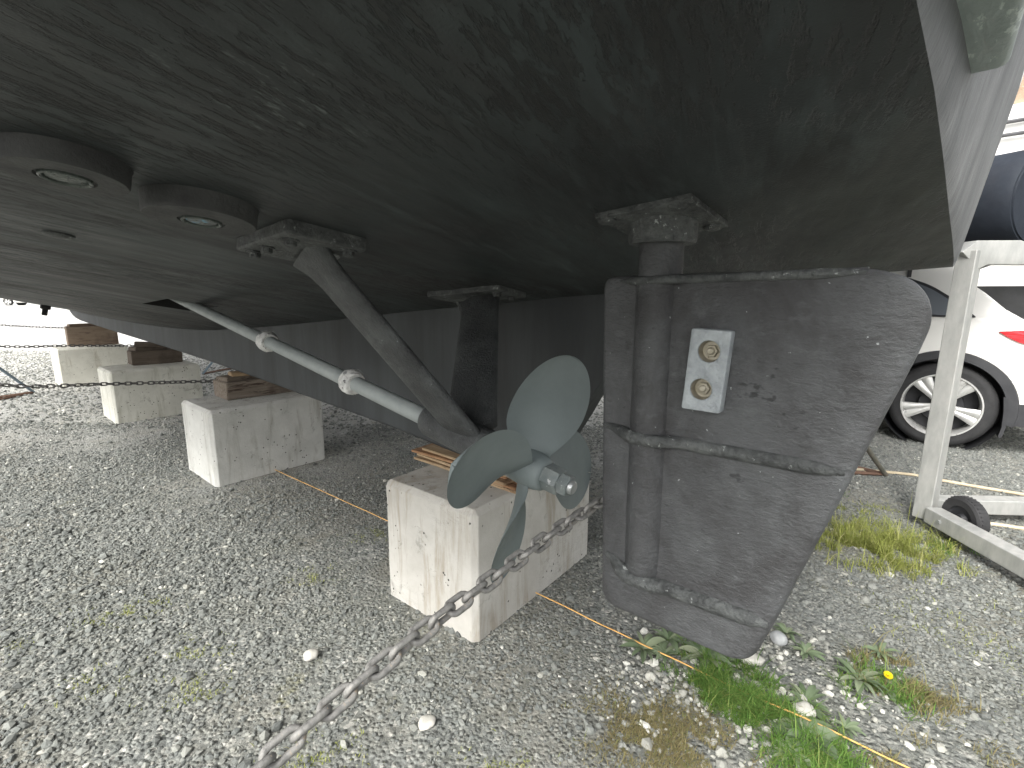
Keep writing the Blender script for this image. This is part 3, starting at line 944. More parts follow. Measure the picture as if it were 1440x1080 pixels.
def blade(theta):
    """theta measured from straight up towards port"""
    rad = Pz * math.cos(theta) + Py * math.sin(theta)
    tan = (-Pz * math.sin(theta) + Py * math.cos(theta))
    nr, nc = 26, 16
    pitch = .40
    top = []; bot = []
    for i in range(nr + 1):
        q = math.sin(PI / 2 * i / nr)**.9
        r = .034 + (RP - .034) * (1 - (1 - q)**1.35) if False else .030 + (RP - .030) * q
        rn = r / RP
        phi = math.atan(pitch / (2 * PI * max(r, .055)))
        # rounded outline, widest about 0.68 of the radius
        w = .050 + .105 * math.sin(PI * min(1, max(0, (rn - .10) / .9))**1.18)**.9
        tipc = math.sqrt(max(0, 1 - ((rn - .68) / .32)**2)) if rn > .68 else 1
        wmax = .104
        w = (.034 + (wmax - .034) * math.sin(PI / 2 * min(1, (rn - .10) / .56))**1.3) if rn < .68 else wmax * tipc
        w = max(w, .001)
        skew = -.050 * max(0, rn - .35)**1.5
        rake = .020 * (rn - .2)
        tmax = .016 * (1 - rn)**1.1 + .0030
        rt = []; rb = []
        for k in range(nc + 1):
            s = -1 + 2 * k / nc
            ch = s * w + skew
            x_ax = -ch * math.sin(phi); x_t = ch * math.cos(phi)
            ang = x_t / max(r, .02)
            ang = max(-1.35, min(1.35, ang))
            dirr = rad * math.cos(ang) + tan * math.sin(ang)
            c = dirr * r + Px * (x_ax * 1.0 + rake + .004)
            camber = .010 * (1 - s * s) * min(1, rn * 1.5)
            t_ = tmax * (1 - s * s)**.6
            nrm = (Px * math.cos(phi) + (tan * math.cos(ang) - rad * math.sin(ang)) * math.sin(phi)).normalized()
            rt.append(c + nrm * (t_ * .5 - camber)); rb.append(c - nrm * (t_ * .5 + camber))
        top.append(rt); bot.append(rb)
    rings = [a_ + b_[::-1] for a_, b_ in zip(top, bot)]
    return MB().loft(rings).build('blade', M['prop'], prop, True, R(70))


for th_ in BLADES if 'BLADES' in globals() else (R(-12), R(78), R(168), R(258)):
    blade(th_)
hubm = MB()
Mh = Matrix((Py, Pz, Px)).transposed().to_4x4()
hubm.lathe([(.020, -.062), (.034, -.060), (.040, -.045), (.043, 0), (.041, .035), (.036, .052), (.030, .056), (.020, .056)], Mh, 36)
hubm.build('hub', M['prop'], prop)
nut = MB()
nut.lathe([(.0, .050), (.028, .050), (.0295, .056), (.0295, .090), (.027, .095), (.0, .095)], Mh, 6)
nut.lathe([(.0, .093), (.0225, .093), (.024, .097), (.024, .114), (.021, .118), (.0, .118)], Mh @ Matrix.Rotation(.35, 4, 'Z'), 6)
nut.build('shaft_nut', M['nutpaint'], prop)
endm = MB(); endm.lathe([(.0, .110), (.0145, .110), (.0145, .124), (.012, .127), (.0, .125)], Mh, 20)
endm.build('shaft_end', M['steel'], prop)
collar(1.35, .052, .040); collar(1.93, .048, .040)

# --- rudder
rud = empty('rudder', (.366, .64, .70), 0); rud.parent = boat
RPy = .64
outline = round_poly([(.470, 1.333), (.072, 1.337), (.030, 1.322), (.011, 1.299), (.004, 1.268), (.012, 1.232), (.142, .775), (.168, .694), (.447, .690)], [.026, .03, .02, .02, .02, .02, .05, .055, .04], 8)
# slight waviness so that the edge is not ruler straight


def rframe(u, v, w): return Vector((u - .366, w, v - .70))


def densify(pts, step=.03):
    out = []
    for i in range(len(pts)):
        a_ = Vector(pts[i]); b_ = Vector(pts[(i + 1) % len(pts)])
        n_ = max(1, int((b_ - a_).length / step))
        for k in range(n_):
            q = a_.lerp(b_, k / n_)
            dv = noise.noise(Vector((q.x * 18, q.y * 18, 2.2))) * .0009
            out.append((q.x + dv, q.y + dv * .6))
    return out


plate('blade', densify(outline), .030, .011, M['rudder'], rud, rframe, angle=R(50), res=3)
TH2 = .015


def onblade(path, rads, name, sq=(1, .8)):
    MB().tube([(a - .366, w, z - .70) for a, z, w in path], rads, 16, True, sq).build(name, M['gear2' if name == 'rib' else 'rudder'], rud, True, R(70))


# stock sunk in the blade, swelling out of it
onblade([(.3665, 1.42, .0), (.3665, 1.36, .0), (.3665, 1.335, 0), (.368, 1.30, -.001), (.367, 1.05, -.001), (.365, .86, -.001), (.365, .80, -.002), (.365, .772, -.002), (.365, .762, -.004)],
        [.0365, .0365, .0365, .0375, .0375, .0375, .037, .030, .012], 'stock', (1, 1))
# ribs across the blade, each riding over the stock
def rib(a0, z0_, a1, z1, r, over, bend=0.0):
    path = []
    for i in range(25):
        q = i / 24
        a = a0 + (a1 - a0) * q; z = z0_ + (z1 - z0_) * q + bend * math.exp(-((q) / .10)**2)
        hump = over * math.exp(-((a - .366) / .042)**4)
        path.append((a, z, TH2 - .002 + hump))
    rads = [r * (.35 + .65 * min(1, min(i, 24 - i) / 2.5)) for i in range(25)]
    onblade(path, rads, 'rib', (1.0, 1.0))


rib(.434, 1.323, .078, 1.331, .0074, .019)
rib(.455, 1.050, .072, 1.057, .0116, .021, .010)
rib(.438, .775, .146, .785, .0142, .011, .028)
# far side ribs
for (a0, za, a1, zb_) in ((.43, 1.32, .078, 1.33), (.45, 1.05, .072, 1.056), (.43, .775, .146, .785)):
    onblade([(a0, za, -TH2), (a1, zb_, -TH2)], .009, 'rib', (1, 1))
# anode with two recessed bolts
oc = [(.293, 1.249), (.232, 1.247), (.240, 1.118), (.301, 1.118)]
hc = [(.264, 1.214, .0170), (.272, 1.153, .0170)]
holes = [[(cx + r_ * math.cos(-2*PI*k/28), cz + r_ * math.sin(-2*PI*k/28)) for k in range(28)] for cx, cz, r_ in hc]
an_o = plate('anode', round_poly(oc, .004, 3), .020, .0018, M['zinc'], rud, lambda u, v, w: Vector((u - .366, TH2 + .010 + w, v - .70)), holes, angle=R(40))
for cx, cz, r_ in hc:
    Mb = Matrix.Translation((cx - .366, TH2, cz - .70)) @ Matrix.Rotation(-PI / 2, 4, 'X')
    b = MB()
    b.lathe([(r_ * .99, .0165), (r_ * .90, .008), (r_ * .86, .003), (0, .003)], Mb, 28, False, False)
    b.lathe([(.0105, .002), (.0105, .008), (.0095, .009), (.0065, .009)], Mb, 6)
    b.lathe([(.0058, .006), (.0058, .013), (.004, .0145), (0, .0145)], Mb, 14)
    b.build('anode_bolt', M['brass'], rud)
# collar and square plate where the stock enters the hull
fl_o = None
Mx = hull_frame(.366, .64) @ Matrix.Rotation(R(2), 4, 'Z')
pl = plate('rudder_plate', [(-.080, -.078), (.076, -.082), (.082, .080), (-.076, .082)], .012, .002, M['gear2'], boat, lambda u, v, w: Mx @ Vector((u - .006, v - .015, w + .003)))
for (u, v) in ((-.063, .05), (.058, .045), (.058, -.08), (-.063, -.078)):
    MB().lathe([(0, .006), (.016, .006), (.015, .011), (.010, .014), (0, .014)], Mx @ Matrix.Translation((u, v, 0)), 16).build('bolt', M['gear2'], pl)
cm = MB()
zc = zbot(.366, .64)
cm.lathe([(.030, zc + .01), (.062, zc + .008), (.056, zc - .008), (.055, zc - .034), (.053, zc - .038), (.030, zc - .038)], Matrix.Translation((.366, .64, 0)), 40)
cm.build('stock_collar', M['gear2'], boat)

# --- bracket across the transom
mb = MB()
mb.box((.006, 1.07, 1.612), (.060, .74, .164), None, .009, 3)
mb.build('transom_bracket', M['verdigris'], boat)

# ------------------------------------------------------------------ blocks and packing
def block(x, y, yaw, L, Wd, H, mat, label, cham, seed):
    """near corner, yaw of the long side"""
    d = Vector((math.cos(yaw), math.sin(yaw), 0)); e = Vector((-math.sin(yaw), math.cos(yaw), 0))
    c = Vector((x, y, 0)) + d * L / 2 + e * Wd / 2
    bm = bmesh.new(); bmesh.ops.create_cube(bm, size=1.0)
    for v in bm.verts: v.co = Vector((v.co.x * L, v.co.y * Wd, (v.co.z + .5) * H))
    ed = [e_ for e_ in bm.edges if not all(v.co.z < .01 for v in e_.verts)]
    bmesh.ops.bevel(bm, geom=ed, offset=cham, segments=1, affect='EDGES')
    bmesh.ops.bevel(bm, geom=[e_ for e_ in bm.edges], offset=.003, segments=1, profile=.5, affect='EDGES')
    bmesh.ops.triangulate(bm, faces=[f for f in bm.faces if len(f.verts) > 4])
    bmesh.ops.subdivide_edges(bm, edges=[e_ for e_ in bm.edges if e_.calc_length() > .08], cuts=5, use_grid_fill=True)
    rr = random.Random(seed)
    for v in bm.verts:
        if v.co.z > .01:
            edge = min(abs(abs(v.co.x) - L / 2), 9) < cham * 1.1 or abs(v.co.z - H) < cham * 1.1 or abs(abs(v.co.y) - Wd / 2) < cham * 1.1
            v.co += Vector((noise.noise(v.co * 14 + Vector((seed, 0, 0))), noise.noise(v.co * 14 + Vector((0, seed, 0))), noise.noise(v.co * 14 + Vector((0, 0, seed))))) * .0022
    me = bpy.data.meshes.new('concrete_block'); bm.to_mesh(me); bm.free()
    me.shade_smooth(); me.set_sharp_from_angle(angle=R(17))
    o = link_mesh('concrete_block', me, mat)
    o.location = c; o.rotation_euler = (0, 0, yaw)
    tag(o, label, 'concrete block', 'concrete blocks carrying the keel')
    return o


block(-.132, 1.639, R(51.8), .858, .524, .531, M['conc1'], 'pale concrete block nearest the camera, right below the propeller', .022, 3)
block(-2.0, 3.142, R(49.5), .80, .564, .531, M['conc2'], 'grey concrete block with pinholes and cracks, second from the propeller, under a knotty timber', .022, 5)
block(-3.965, 4.76, R(49.2), .80, .564, .531, M['conc3'], 'mottled concrete block crossed by the chain, under a dark short timber', .022, 8)
block(-6.256, 6.69, R(48.9), .80, .564, .531, M['conc4'], 'farthest concrete block, under the tallest brown timber', .022, 9)


def timber(a, p, z, la, lp, h, rz, mat, label, name='timber', group='timbers packed between blocks and keel', wedge=0.0):
    """lp along the beam, la along the boat"""
    bm = bmesh.new(); bmesh.ops.create_cube(bm, size=1.0)
    for v in bm.verts:
        top = v.co.z > 0
        v.co = Vector((v.co.x * lp, v.co.y * la, (v.co.z + .5) * h))
        if top and wedge: v.co.z -= wedge * (v.co.x / lp + .5)
    bmesh.ops.bevel(bm, geom=list(bm.edges), offset=min(.006, h * .2), segments=2, affect='EDGES')
    long_e = [e_ for e_ in bm.edges if e_.calc_length() > lp * .5]
    bmesh.ops.subdivide_edges(bm, edges=long_e, cuts=9)
    for v in bm.verts:
        v.co += Vector((noise.noise(v.co * 9), noise.noise(v.co * 9 + Vector((4, 0, 0))), noise.noise(v.co * 7 + Vector((0, 7, 0))))) * min(.006, h * .12)
    me = bpy.data.meshes.new(name); bm.to_mesh(me); bm.free(); me.shade_smooth(); me.set_sharp_from_angle(angle=R(30))
    o = link_mesh(name, me, mat)
    o.location = W(a, p, z); o.rotation_euler = (0, 0, TH + rz)
    tag(o, label, 'timber' if name == 'timber' else 'wood shim', group)
    return o


ZB = .5325
timber(3.955, -.12, ZB, .27, .56, .128, R(0), M['timber1'], 'knotty weathered timber with a yellow flecked end on the pinholed grey block')
timber(6.54, -.07, ZB, .24, .46, .150, R(-2), M['timber2'], 'dark short timber on the mottled block behind the chain')
timber(9.56, -.02, ZB, .30, .57, .275, R(-3), M['timber3'], 'tallest brown timber on the farthest block')
gs = 'thin wood packing between timbers and keel'
timber(3.97, -.02, ZB + .128, .16, .34, .030, R(10), M['timber1'], 'wide thin plank lying on the knotty timber under the keel', 'wood_shim', gs)
timber(3.93, -.04, ZB + .158, .12, .26, .030, R(-6), M['cedar'], 'tan wedge topmost over the knotty timber, against the keel', 'wood_shim', gs, .01)
timber(6.55, -.02, ZB + .150, .17, .32, .040, R(12), M['timber2'], 'dark ragged plank lower of two on the dark short timber', 'wood_shim', gs)
timber(6.50, -.01, ZB + .190, .12, .24, .055, R(-14), M['timber2'], 'dark crooked wedge upper of two on the dark short timber', 'wood_shim', gs, .02)
timber(9.60, .02, ZB + .275, .14, .42, .036, R(5), M['timber3'], 'flat brown plank between the tallest timber and the keel', 'wood_shim', gs)
gs = 'cedar shingles stacked under the keel on the nearest block'
lab = ['bottom cedar shingle of the stack on the nearest block', 'second cedar shingle from the bottom of the stack on the nearest block', 'reddish third shingle in the stack on the nearest block',
       'fourth cedar shingle in the stack on the nearest block', 'fifth cedar shingle of the stack, just under the topmost', 'topmost cedar shingle pressed against the keel on the nearest block']
zz = ZB
for i, l_ in enumerate(lab):
    a_, p_, r_, L_ = [(1.46, -.015, -90, .60), (1.50, .0, -88, .54), (1.44, -.005, -92, .58), (1.47, .012, -91, .55), (1.50, .0, -87, .56), (1.45, -.012, -90, .56)][i]
    timber(a_, p_, zz, .17, L_, .0105, R(r_), M['cedar2' if i in (2, 4) else 'cedar'], l_, 'wood_shim', gs)
    zz += .0118


# ------------------------------------------------------------------ chains
def link_mesh_data(name, pitch, r, w, mat):
    """a long link: stadium along x"""
    L = pitch / 2 + r            # half outer centre-line length minus...
    hl = pitch / 2 + r - w       # straight half-length
    path = []
    n = 10
    for k in range(n + 1):
        an = -PI / 2 + PI * k / n; path.append((hl + w * math.cos(an), w * math.sin(an), 0))
    for k in range(n + 1):
        an = PI / 2 + PI * k / n; path.append((-hl + w * math.cos(an), w * math.sin(an), 0))
    seg = 10; vs = []; fs = []
    m = len(path)
    for i, q in enumerate(path):
        t_ = (Vector(path[(i + 1) % m]) - Vector(path[i - 1])).normalized(); x_ = Vector((0, 0, 1)); y_ = t_.cross(x_)
        for k in range(seg):
            an = 2 * PI * k / seg
            vs.append(Vector(q) + (x_ * math.cos(an) + y_ * math.sin(an)) * r)
    for i in range(m):
        j = (i + 1) % m
        for k in range(seg): fs.append((i*seg + k, i*seg + (k + 1) % seg, j*seg + (k + 1) % seg, j*seg + k))
    me = bpy.data.meshes.new(name); me.from_pydata([tuple(v) for v in vs], [], fs); me.shade_smooth(); me.materials.append(mat)
    return me


def chain(path, pitch, r, w, mat, label, twist0=0.0, group='chains across the boat between its stands'):
    """path: list of world points"""
    path = [Vector(q) for q in path]
    root = empty('chain', tuple(path[0])); tag(root, label, 'chain', group)
    me = link_mesh_data('chain_link', pitch, r, w, mat)
    # resample
    cum = [0.0]
    for a_, b_ in zip(path, path[1:]): cum.append(cum[-1] + (b_ - a_).length)
    n = int(cum[-1] / pitch)

    def at(s):
        s = max(0, min(cum[-1], s)); i = max(0, int(np.searchsorted(cum, s)) - 1); i = min(i, len(path) - 2)
        return path[i].lerp(path[i + 1], (s - cum[i]) / (cum[i + 1] - cum[i]))
    tw = random.Random(len(label)).random
    for k in range(n):
        c = at((k + .5) * pitch); t_ = (at((k + .5) * pitch + .01) - at((k + .5) * pitch - .01)).normalized()
        ref = Vector((0, 0, 1)); y_ = ref.cross(t_).normalized(); z_ = t_.cross(y_)
        ang = twist0 + (k % 2) * PI / 2 + (tw() - .5) * .5 + .25 * math.sin(k * .45)
        yy = y_ * math.cos(ang) + z_ * math.sin(ang); z2 = t_.cross(yy)
        Mx_ = Matrix((t_, yy, z2)).transposed().to_4x4(); Mx_.translation = c - path[0]
        o = bpy.data.objects.new('chain_link', me); col.objects.link(o); o.parent = root
        o.matrix_local = Mx_
    return root


def sagline(pts, n=60):
    """smooth line through (a, p, z) points"""
    ps = [q[1] for q in pts]; order = np.argsort(ps)
    ps = [ps[i] for i in order]; za = smooth_table(ps, [pts[i][2] for i in order]); aa = [pts[i][0] for i in order]
    out = []
    for k in range(n + 1):
        p = ps[-1] + (ps[0] - ps[-1]) * k / n
        out.append(W(float(np.interp(p, ps, aa)), p, za(p)))
    return out


chain(sagline([(.49, 1.95, .82), (.49, 1.55, .80), (.49, 1.30, .802), (.49, 1.21, .817), (.49, 1.09, .836), (.49, .88, .856), (.49, .73, .869), (.49, .56, .872), (.49, 0, .84), (.4, -1.0, .82), (.22, -2.0, .98)]),
        .0335, .0046, .0100, M['chain'], 'thick weathered grey chain running close in front of the propeller', .5)
chain(sagline([(5.1, 1.40, .70), (5.1, 1.22, .638), (5.1, .62, .562), (5.1, -.16, .485), (5.1, -.60, .44), (5.1, -1.2, .47), (5.1, -1.7, .60)]),
      .040, .0050, .0125, M['chain_far'], 'thin dark chain passing in front of the mottled concrete block', .3)
chain(sagline([(8, 1.35, .76), (8, 1.03, .695), (8, .43, .658), (8, -.28, .606), (8, -1.2, .62), (8, -1.7, .72)]),
      .040, .0050, .0125, M['chain_far'], 'dark chain along the foot of the tallest brown timber', .2)
chain(sagline([(11.5, 1.3, .84), (11.5, .81, .774), (11.5, 0, .69), (11.5, -.8, .69), (11.5, -1.5, .80)]),
      .040, .0050, .0125, M['chain_far'], 'farthest chain, beyond the tallest brown timber against pale ground', .4)

# ------------------------------------------------------------------ string and pipes on the ground
sp = [(-3.0, 4.42), (-1.678, 3.39), (-.735, 2.643), (-.3, 2.28), (.143, 1.915), (.483, 1.627), (.73, 1.43), (.952, 1.263), (1.25, 1.02)]
path = []
for (x0_, y0_), (x1_, y1_) in zip(sp, sp[1:]):
    for k in range(8):
        q = k / 8; x_ = x0_ + (x1_ - x0_) * q; y_ = y0_ + (y1_ - y0_) * q
        path.append((x_, y_, .022 + .004 * noise.noise(Vector((x_ * 6, y_ * 6, 1)))))
tag(MB().tube(path, .0024, 8).build('string', M['string']), 'orange string line stretched over the gravel beneath the nearest block', 'string')
tag(MB().tube([(2.35, 3.62, .012), (2.601, 3.536, .012), (2.85, 3.46, .012), (2.942, 3.427, .012), (3.036, 3.336, .012), (3.193, 3.21, .012), (3.395, 3.067, .012), (3.9, 2.75, .012)], .011, 10).build('pipe', M['hose']),
    'long tan pipe lying on the gravel behind the dolly post', 'pipe', 'tan pipes on the ground by the dolly')
tag(MB().tube([(2.72, 2.66, .012), (2.95, 2.56, .012), (3.3, 2.40, .012)], .011, 10).build('pipe', M['hose']),
    'short tan pipe lying inside the dolly frame right of the small wheel', 'pipe', 'tan pipes on the ground by the dolly')


# ------------------------------------------------------------------ jack stands
def jack_stand(apex, feet, top, mats, label):
    root = empty('jack_stand', (apex[0], apex[1], 0)); tag(root, label, 'jack stand', 'steel jack stands around the boat')
    O = Vector((apex[0], apex[1], 0)); ap = Vector(apex)
    ft = [Vector(f) for f in feet]
    for f in ft:
        MB().tube([ap - O + (f - ap).normalized() * .03, f - O + Vector((0, 0, .012))], .0165, 12).build('leg', mats[0], root)
    for i in range(len(ft)):
        a_ = ft[i] - O + Vector((0, 0, .016)); b_ = ft[(i + 1) % len(ft)] - O + Vector((0, 0, .016))
        MB().tube([a_, b_], .015, 4).build('foot_bar', mats[1], root)
    tp = Vector(top) - O
    MB().tube([ap - O - Vector((0, 0, .10)), ap - O + Vector((0, 0, .06))], .030, 16).build('sleeve', mats[0], root)
    MB().tube([ap - O - Vector((0, 0, .14)), tp - (tp - ap + O).normalized() * .02], .014, 12).build('screw', M['steel'], root)
    pad_ = MB(); d = (tp - (ap - O)).normalized()
    x_ = d.orthogonal().normalized(); y_ = d.cross(x_)
    pad_.box((0, 0, 0), (.20, .20, .03), None, .006)
    Mx_ = Matrix((x_, y_, d)).transposed().to_4x4(); Mx_.translation = tp - d * .018
    pad_.v = [tuple(Mx_ @ Vector(v)) for v in pad_.v]
    pad_.build('top_pad', M['timber1'], root)
    return root


jack_stand(W(8.4, 1.40, .86), [W(8.83, .76, 0), W(8.60, 1.5, 0), W(8.0, 1.2, 0)][:1] + [W(8.62, 1.35, 0), W(7.9, 1.75, 0)], W(8.35, 1.30, zbot(8.35, 1.30) - .01), (M['bluesteel'], M['rust']),
           'faded blue jack stand with rusty foot bars at the far left')
jack_stand(W(9.3, -2.1, .80), [W(8.888, -1.22, 0), W(9.182, -1.70, 0), W(9.6, -2.6, 0)], W(9.2, -1.45, zbot(9.2, -1.45) - .01), (M['bluesteel'], M['rust']),
           'jack stand beyond the keel, its rusty foot seen past the timbers')
jack_stand(W(.60, -2.10, .90), [Vector((2.74, 3.42, 0)), Vector((2.0, 3.52, 0)), Vector((2.1, 4.2, 0))], W(.62, -1.55, zbot(.62, -1.55) - .01), (M['olive'], M['rust']),
           'dull olive jack stand with a red brown foot bar behind the rudder')

# ------------------------------------------------------------------ dolly with inflatable dinghy
dol = empty('boat_dolly', (2.36, 2.62, 0)); tag(dol, 'galvanised square tube dolly with an upright post and a small wheel', 'dolly')
dO = Vector((2.36, 2.62, 0))


def sq_tube(a_, b_, w, name, up=(0, 0, 1), h=None):
    a_ = Vector(a_) - dO; b_ = Vector(b_) - dO
    t_ = (b_ - a_); L = t_.length; t_.normalize()
    u_ = Vector(up); x_ = u_.cross(t_).normalized(); y_ = t_.cross(x_)
    mb = MB(); mb.box((0, 0, 0), (w, h or w, L), None, .005, 2)
    Mx_ = Matrix((x_, y_, t_)).transposed().to_4x4(); Mx_.translation = (a_ + b_) / 2
    mb.v = [tuple(Mx_ @ Vector(v)) for v in mb.v]
    return mb.build(name, M['alu'], dol, True, R(14))


sq_tube((2.365, 2.635, .055), (2.378, 2.635, 1.535), .085, 'post', (.86, .5, 0))
sq_tube((2.352, 2.57, .102), (2.30, 1.15, .102), .085, 'base_beam')
sq_tube((2.42, 2.715, .102), (4.3, 2.62, .102), .085, 'base_beam')
# top arm with curved gusset
mb = MB()
outl = [(-.052, 0.0), (.02, .058), (.24, .060), (.285, .045), (.34, .004), (.42, -.022), (.62, -.03), (.62, -.062), (.09, -.062), (.045, -.085)]
plate('top_arm', outl, .08, .004, M['alu'], dol, lambda u, v, w: Vector((2.36 + u, 2.64 + w, 1.525 + v)) - dO)
sq_tube((4.3, 2.60, .06), (4.3, 2.60, 1.5), .085, 'post', (.86, .5, 0))
wl = empty('wheel', (2.44 - dO.x, 2.47 - dO.y, .122), 0); wl.parent = dol
Mw = Matrix.Rotation(R(90), 4, 'Y')
mb = MB(); mb.lathe([(.07, -.030), (.105, -.034), (.117, -.026), (.122, -.012), (.122, .012), (.117, .026), (.105, .034), (.07, .030)], Mw, 44, True)
for k in range(36):
    an = 2 * PI * k / 36
    mb.box(Mw @ Vector((.1215 * math.cos(an), .1215 * math.sin(an), 0)), (.004, .006, .040), Mw.to_3x3() @ Matrix.Rotation(an, 3, 'Z'))
mb.build('tyre', M['rubber'], wl, True, R(35))
MB().lathe([(.072, -.026), (.066, -.018), (.03, -.012), (.022, -.034), (0, -.034)], Mw, 30, False, False).build('rim', M['cladding'], wl)
MB().tube([(2.36 - dO.x, 2.50 - dO.y, .116), (2.53 - dO.x, 2.49 - dO.y, .116)], .010, 12).build('axle', M['steel'], dol)
MB().lathe([(.0, 0), (.020, 0), (.020, .004), (.011, .004), (.011, .014), (0, .014)], Matrix.Translation((2.355 - .0438 - dO.x, 2.47 - dO.y, .105)) @ Matrix.Rotation(R(-90), 4, 'Y'), 6).build('axle_nut', M['steel'], dol)

din = empty('inflatable_dinghy', (3.0, 3.1, 1.55)); tag(din, 'navy blue inflatable dinghy tube with a round end cap on the dolly', 'dinghy')
d0 = Vector((2.35, 4.60, 1.87)); d1 = Vector((2.90, 2.83, 1.83))


def dtube(p0, p1, r, name):
    ax_ = (p1 - p0).normalized(); L = (p1 - p0).length
    x_ = ax_.orthogonal().normalized(); y_ = ax_.cross(x_)
    Mx_ = Matrix((x_, y_, ax_)).transposed().to_4x4(); Mx_.translation = p0 - Vector((3.0, 3.1, 1.55))
    mb = MB(); mb.lathe([(0, -.16), (.10, -.14), (r * .8, -.06), (r, .05), (r * 1.01, L * .3), (r * 1.01, L * .6), (r, L - .04), (r * .93, L), (0, L + .03)], Mx_, 48)
    o = mb.build(name, M['navy'], din, True, R(50))
    c = MB(); c.lathe([(r * .86, L + .002), (r * .87, L + .010), (r * .90, L + .009), (r * .91, L - .002)], Mx_, 48, True); c.build('end_cap_seam', M['navy'], o)
    return o


dtube(d0, d1, .272, 'tube')
dtube(d0 + SB * 1.05, d1 + SB * 1.05, .272, 'tube')
dn_ = (d1 - d0).normalized()
f0 = d0 + SB * .52
mb = MB()
mb.box(((d0 + d1) / 2 + SB * .52 - Vector((3.0, 3.1, 1.55)) - Vector((0, 0, .14))), (1.7, 1.0, .05), Matrix.Rotation(math.atan2(dn_.y, dn_.x), 3, 'Z'), .02)
mb.build('floor', M['navy'], din)

# ------------------------------------------------------------------ cars
def wheel(parent, x, y, R_=.368, w=.235):
    root = empty('wheel', (x, y, R_)); root.parent = parent
    Mx_ = Matrix.Rotation(R(-90), 4, 'X')        # lathe z -> +y (outboard)
    mb = MB()
    mb.lathe([(.270, 0), (.284, -.004), (.310, .004), (.335, -.002), (.356, -.018), (R_, -.05), (R_, -w + .05), (.356, -w + .018), (.30, -w), (.260, -w)], Mx_, 72, True)
    for k in range(64):
        an = 2 * PI * k / 64
        mb.box(Mx_ @ Vector(((R_ - .016) * math.cos(an), (R_ - .016) * math.sin(an), -.034)), (.007, .012, .026), Mx_.to_3x3() @ Matrix.Rotation(an, 3, 'Z') @ Matrix.Rotation(R(35), 3, 'Y'))
    mb.build('tyre', M['rubber'], root, True, R(35))
    rm = MB()
    rm.lathe([(.276, -.004), (.274, .006), (.264, .006), (.256, -.012), (.250, -.07), (.250, -.16), (.262, -.17)], Mx_, 64, False, False)
    rm.lathe([(.0, -.006), (.030, -.008), (.034, -.018), (.062, -.030), (.066, -.06), (0, -.07)], Mx_, 32)
    for k in range(5):
        for s in (-1, 1):
            a0 = 2 * PI * k / 5 + PI / 2 + s * .13; a1 = 2 * PI * k / 5 + PI / 2 + s * .150
            e0 = Vector((.045 * math.cos(a0), .045 * math.sin(a0), -.026)); e1 = Vector((.262 * math.cos(a1), .262 * math.sin(a1), -.014))
            mid = (e0 + e1) / 2 + Vector((0, 0, .006))
            rings = []
            for q, wd in ((0, .016), (.5, .023), (1, .037)):
                c = e0.lerp(e1, q) + Vector((0, 0, .008 * (1 - (2*q - 1)**2)))
                dd = (e1 - e0).normalized(); sd = Vector((-dd.y, dd.x, 0))
                rings.append([c + sd * wd, c + sd * wd * .5 + Vector((0, 0, .010)), c - sd * wd * .5 + Vector((0, 0, .010)), c - sd * wd, c - sd * wd + Vector((0, 0, -.03)), c + sd * wd + Vector((0, 0, -.03))])
            rings = [[Mx_ @ v for v in rg] for rg in rings]
            rm.loft(rings)
    rm.build('rim', M['rim'], root, True, R(35))
    bk = MB(); bk.lathe([(.249, -.151), (.0, -.150)], Mx_, 40); bk.lathe([(.0, -.085), (.15, -.085), (.155, -.095), (.155, -.105), (0, -.105)], Mx_, 40)
    bk.build('brake_disc', M['cladding'], root)
    ln = MB()
    for k in range(5):
        an = 2 * PI * k / 5 + PI / 2 + PI / 5
        ln.lathe([(.0, -.006), (.009, -.008), (.009, -.03)], Mx_ @ Matrix.Translation((.05 * math.cos(an), .05 * math.sin(an), -.012)), 10)
    ln.build('wheel_nut', M['cladding'], root)
    return root


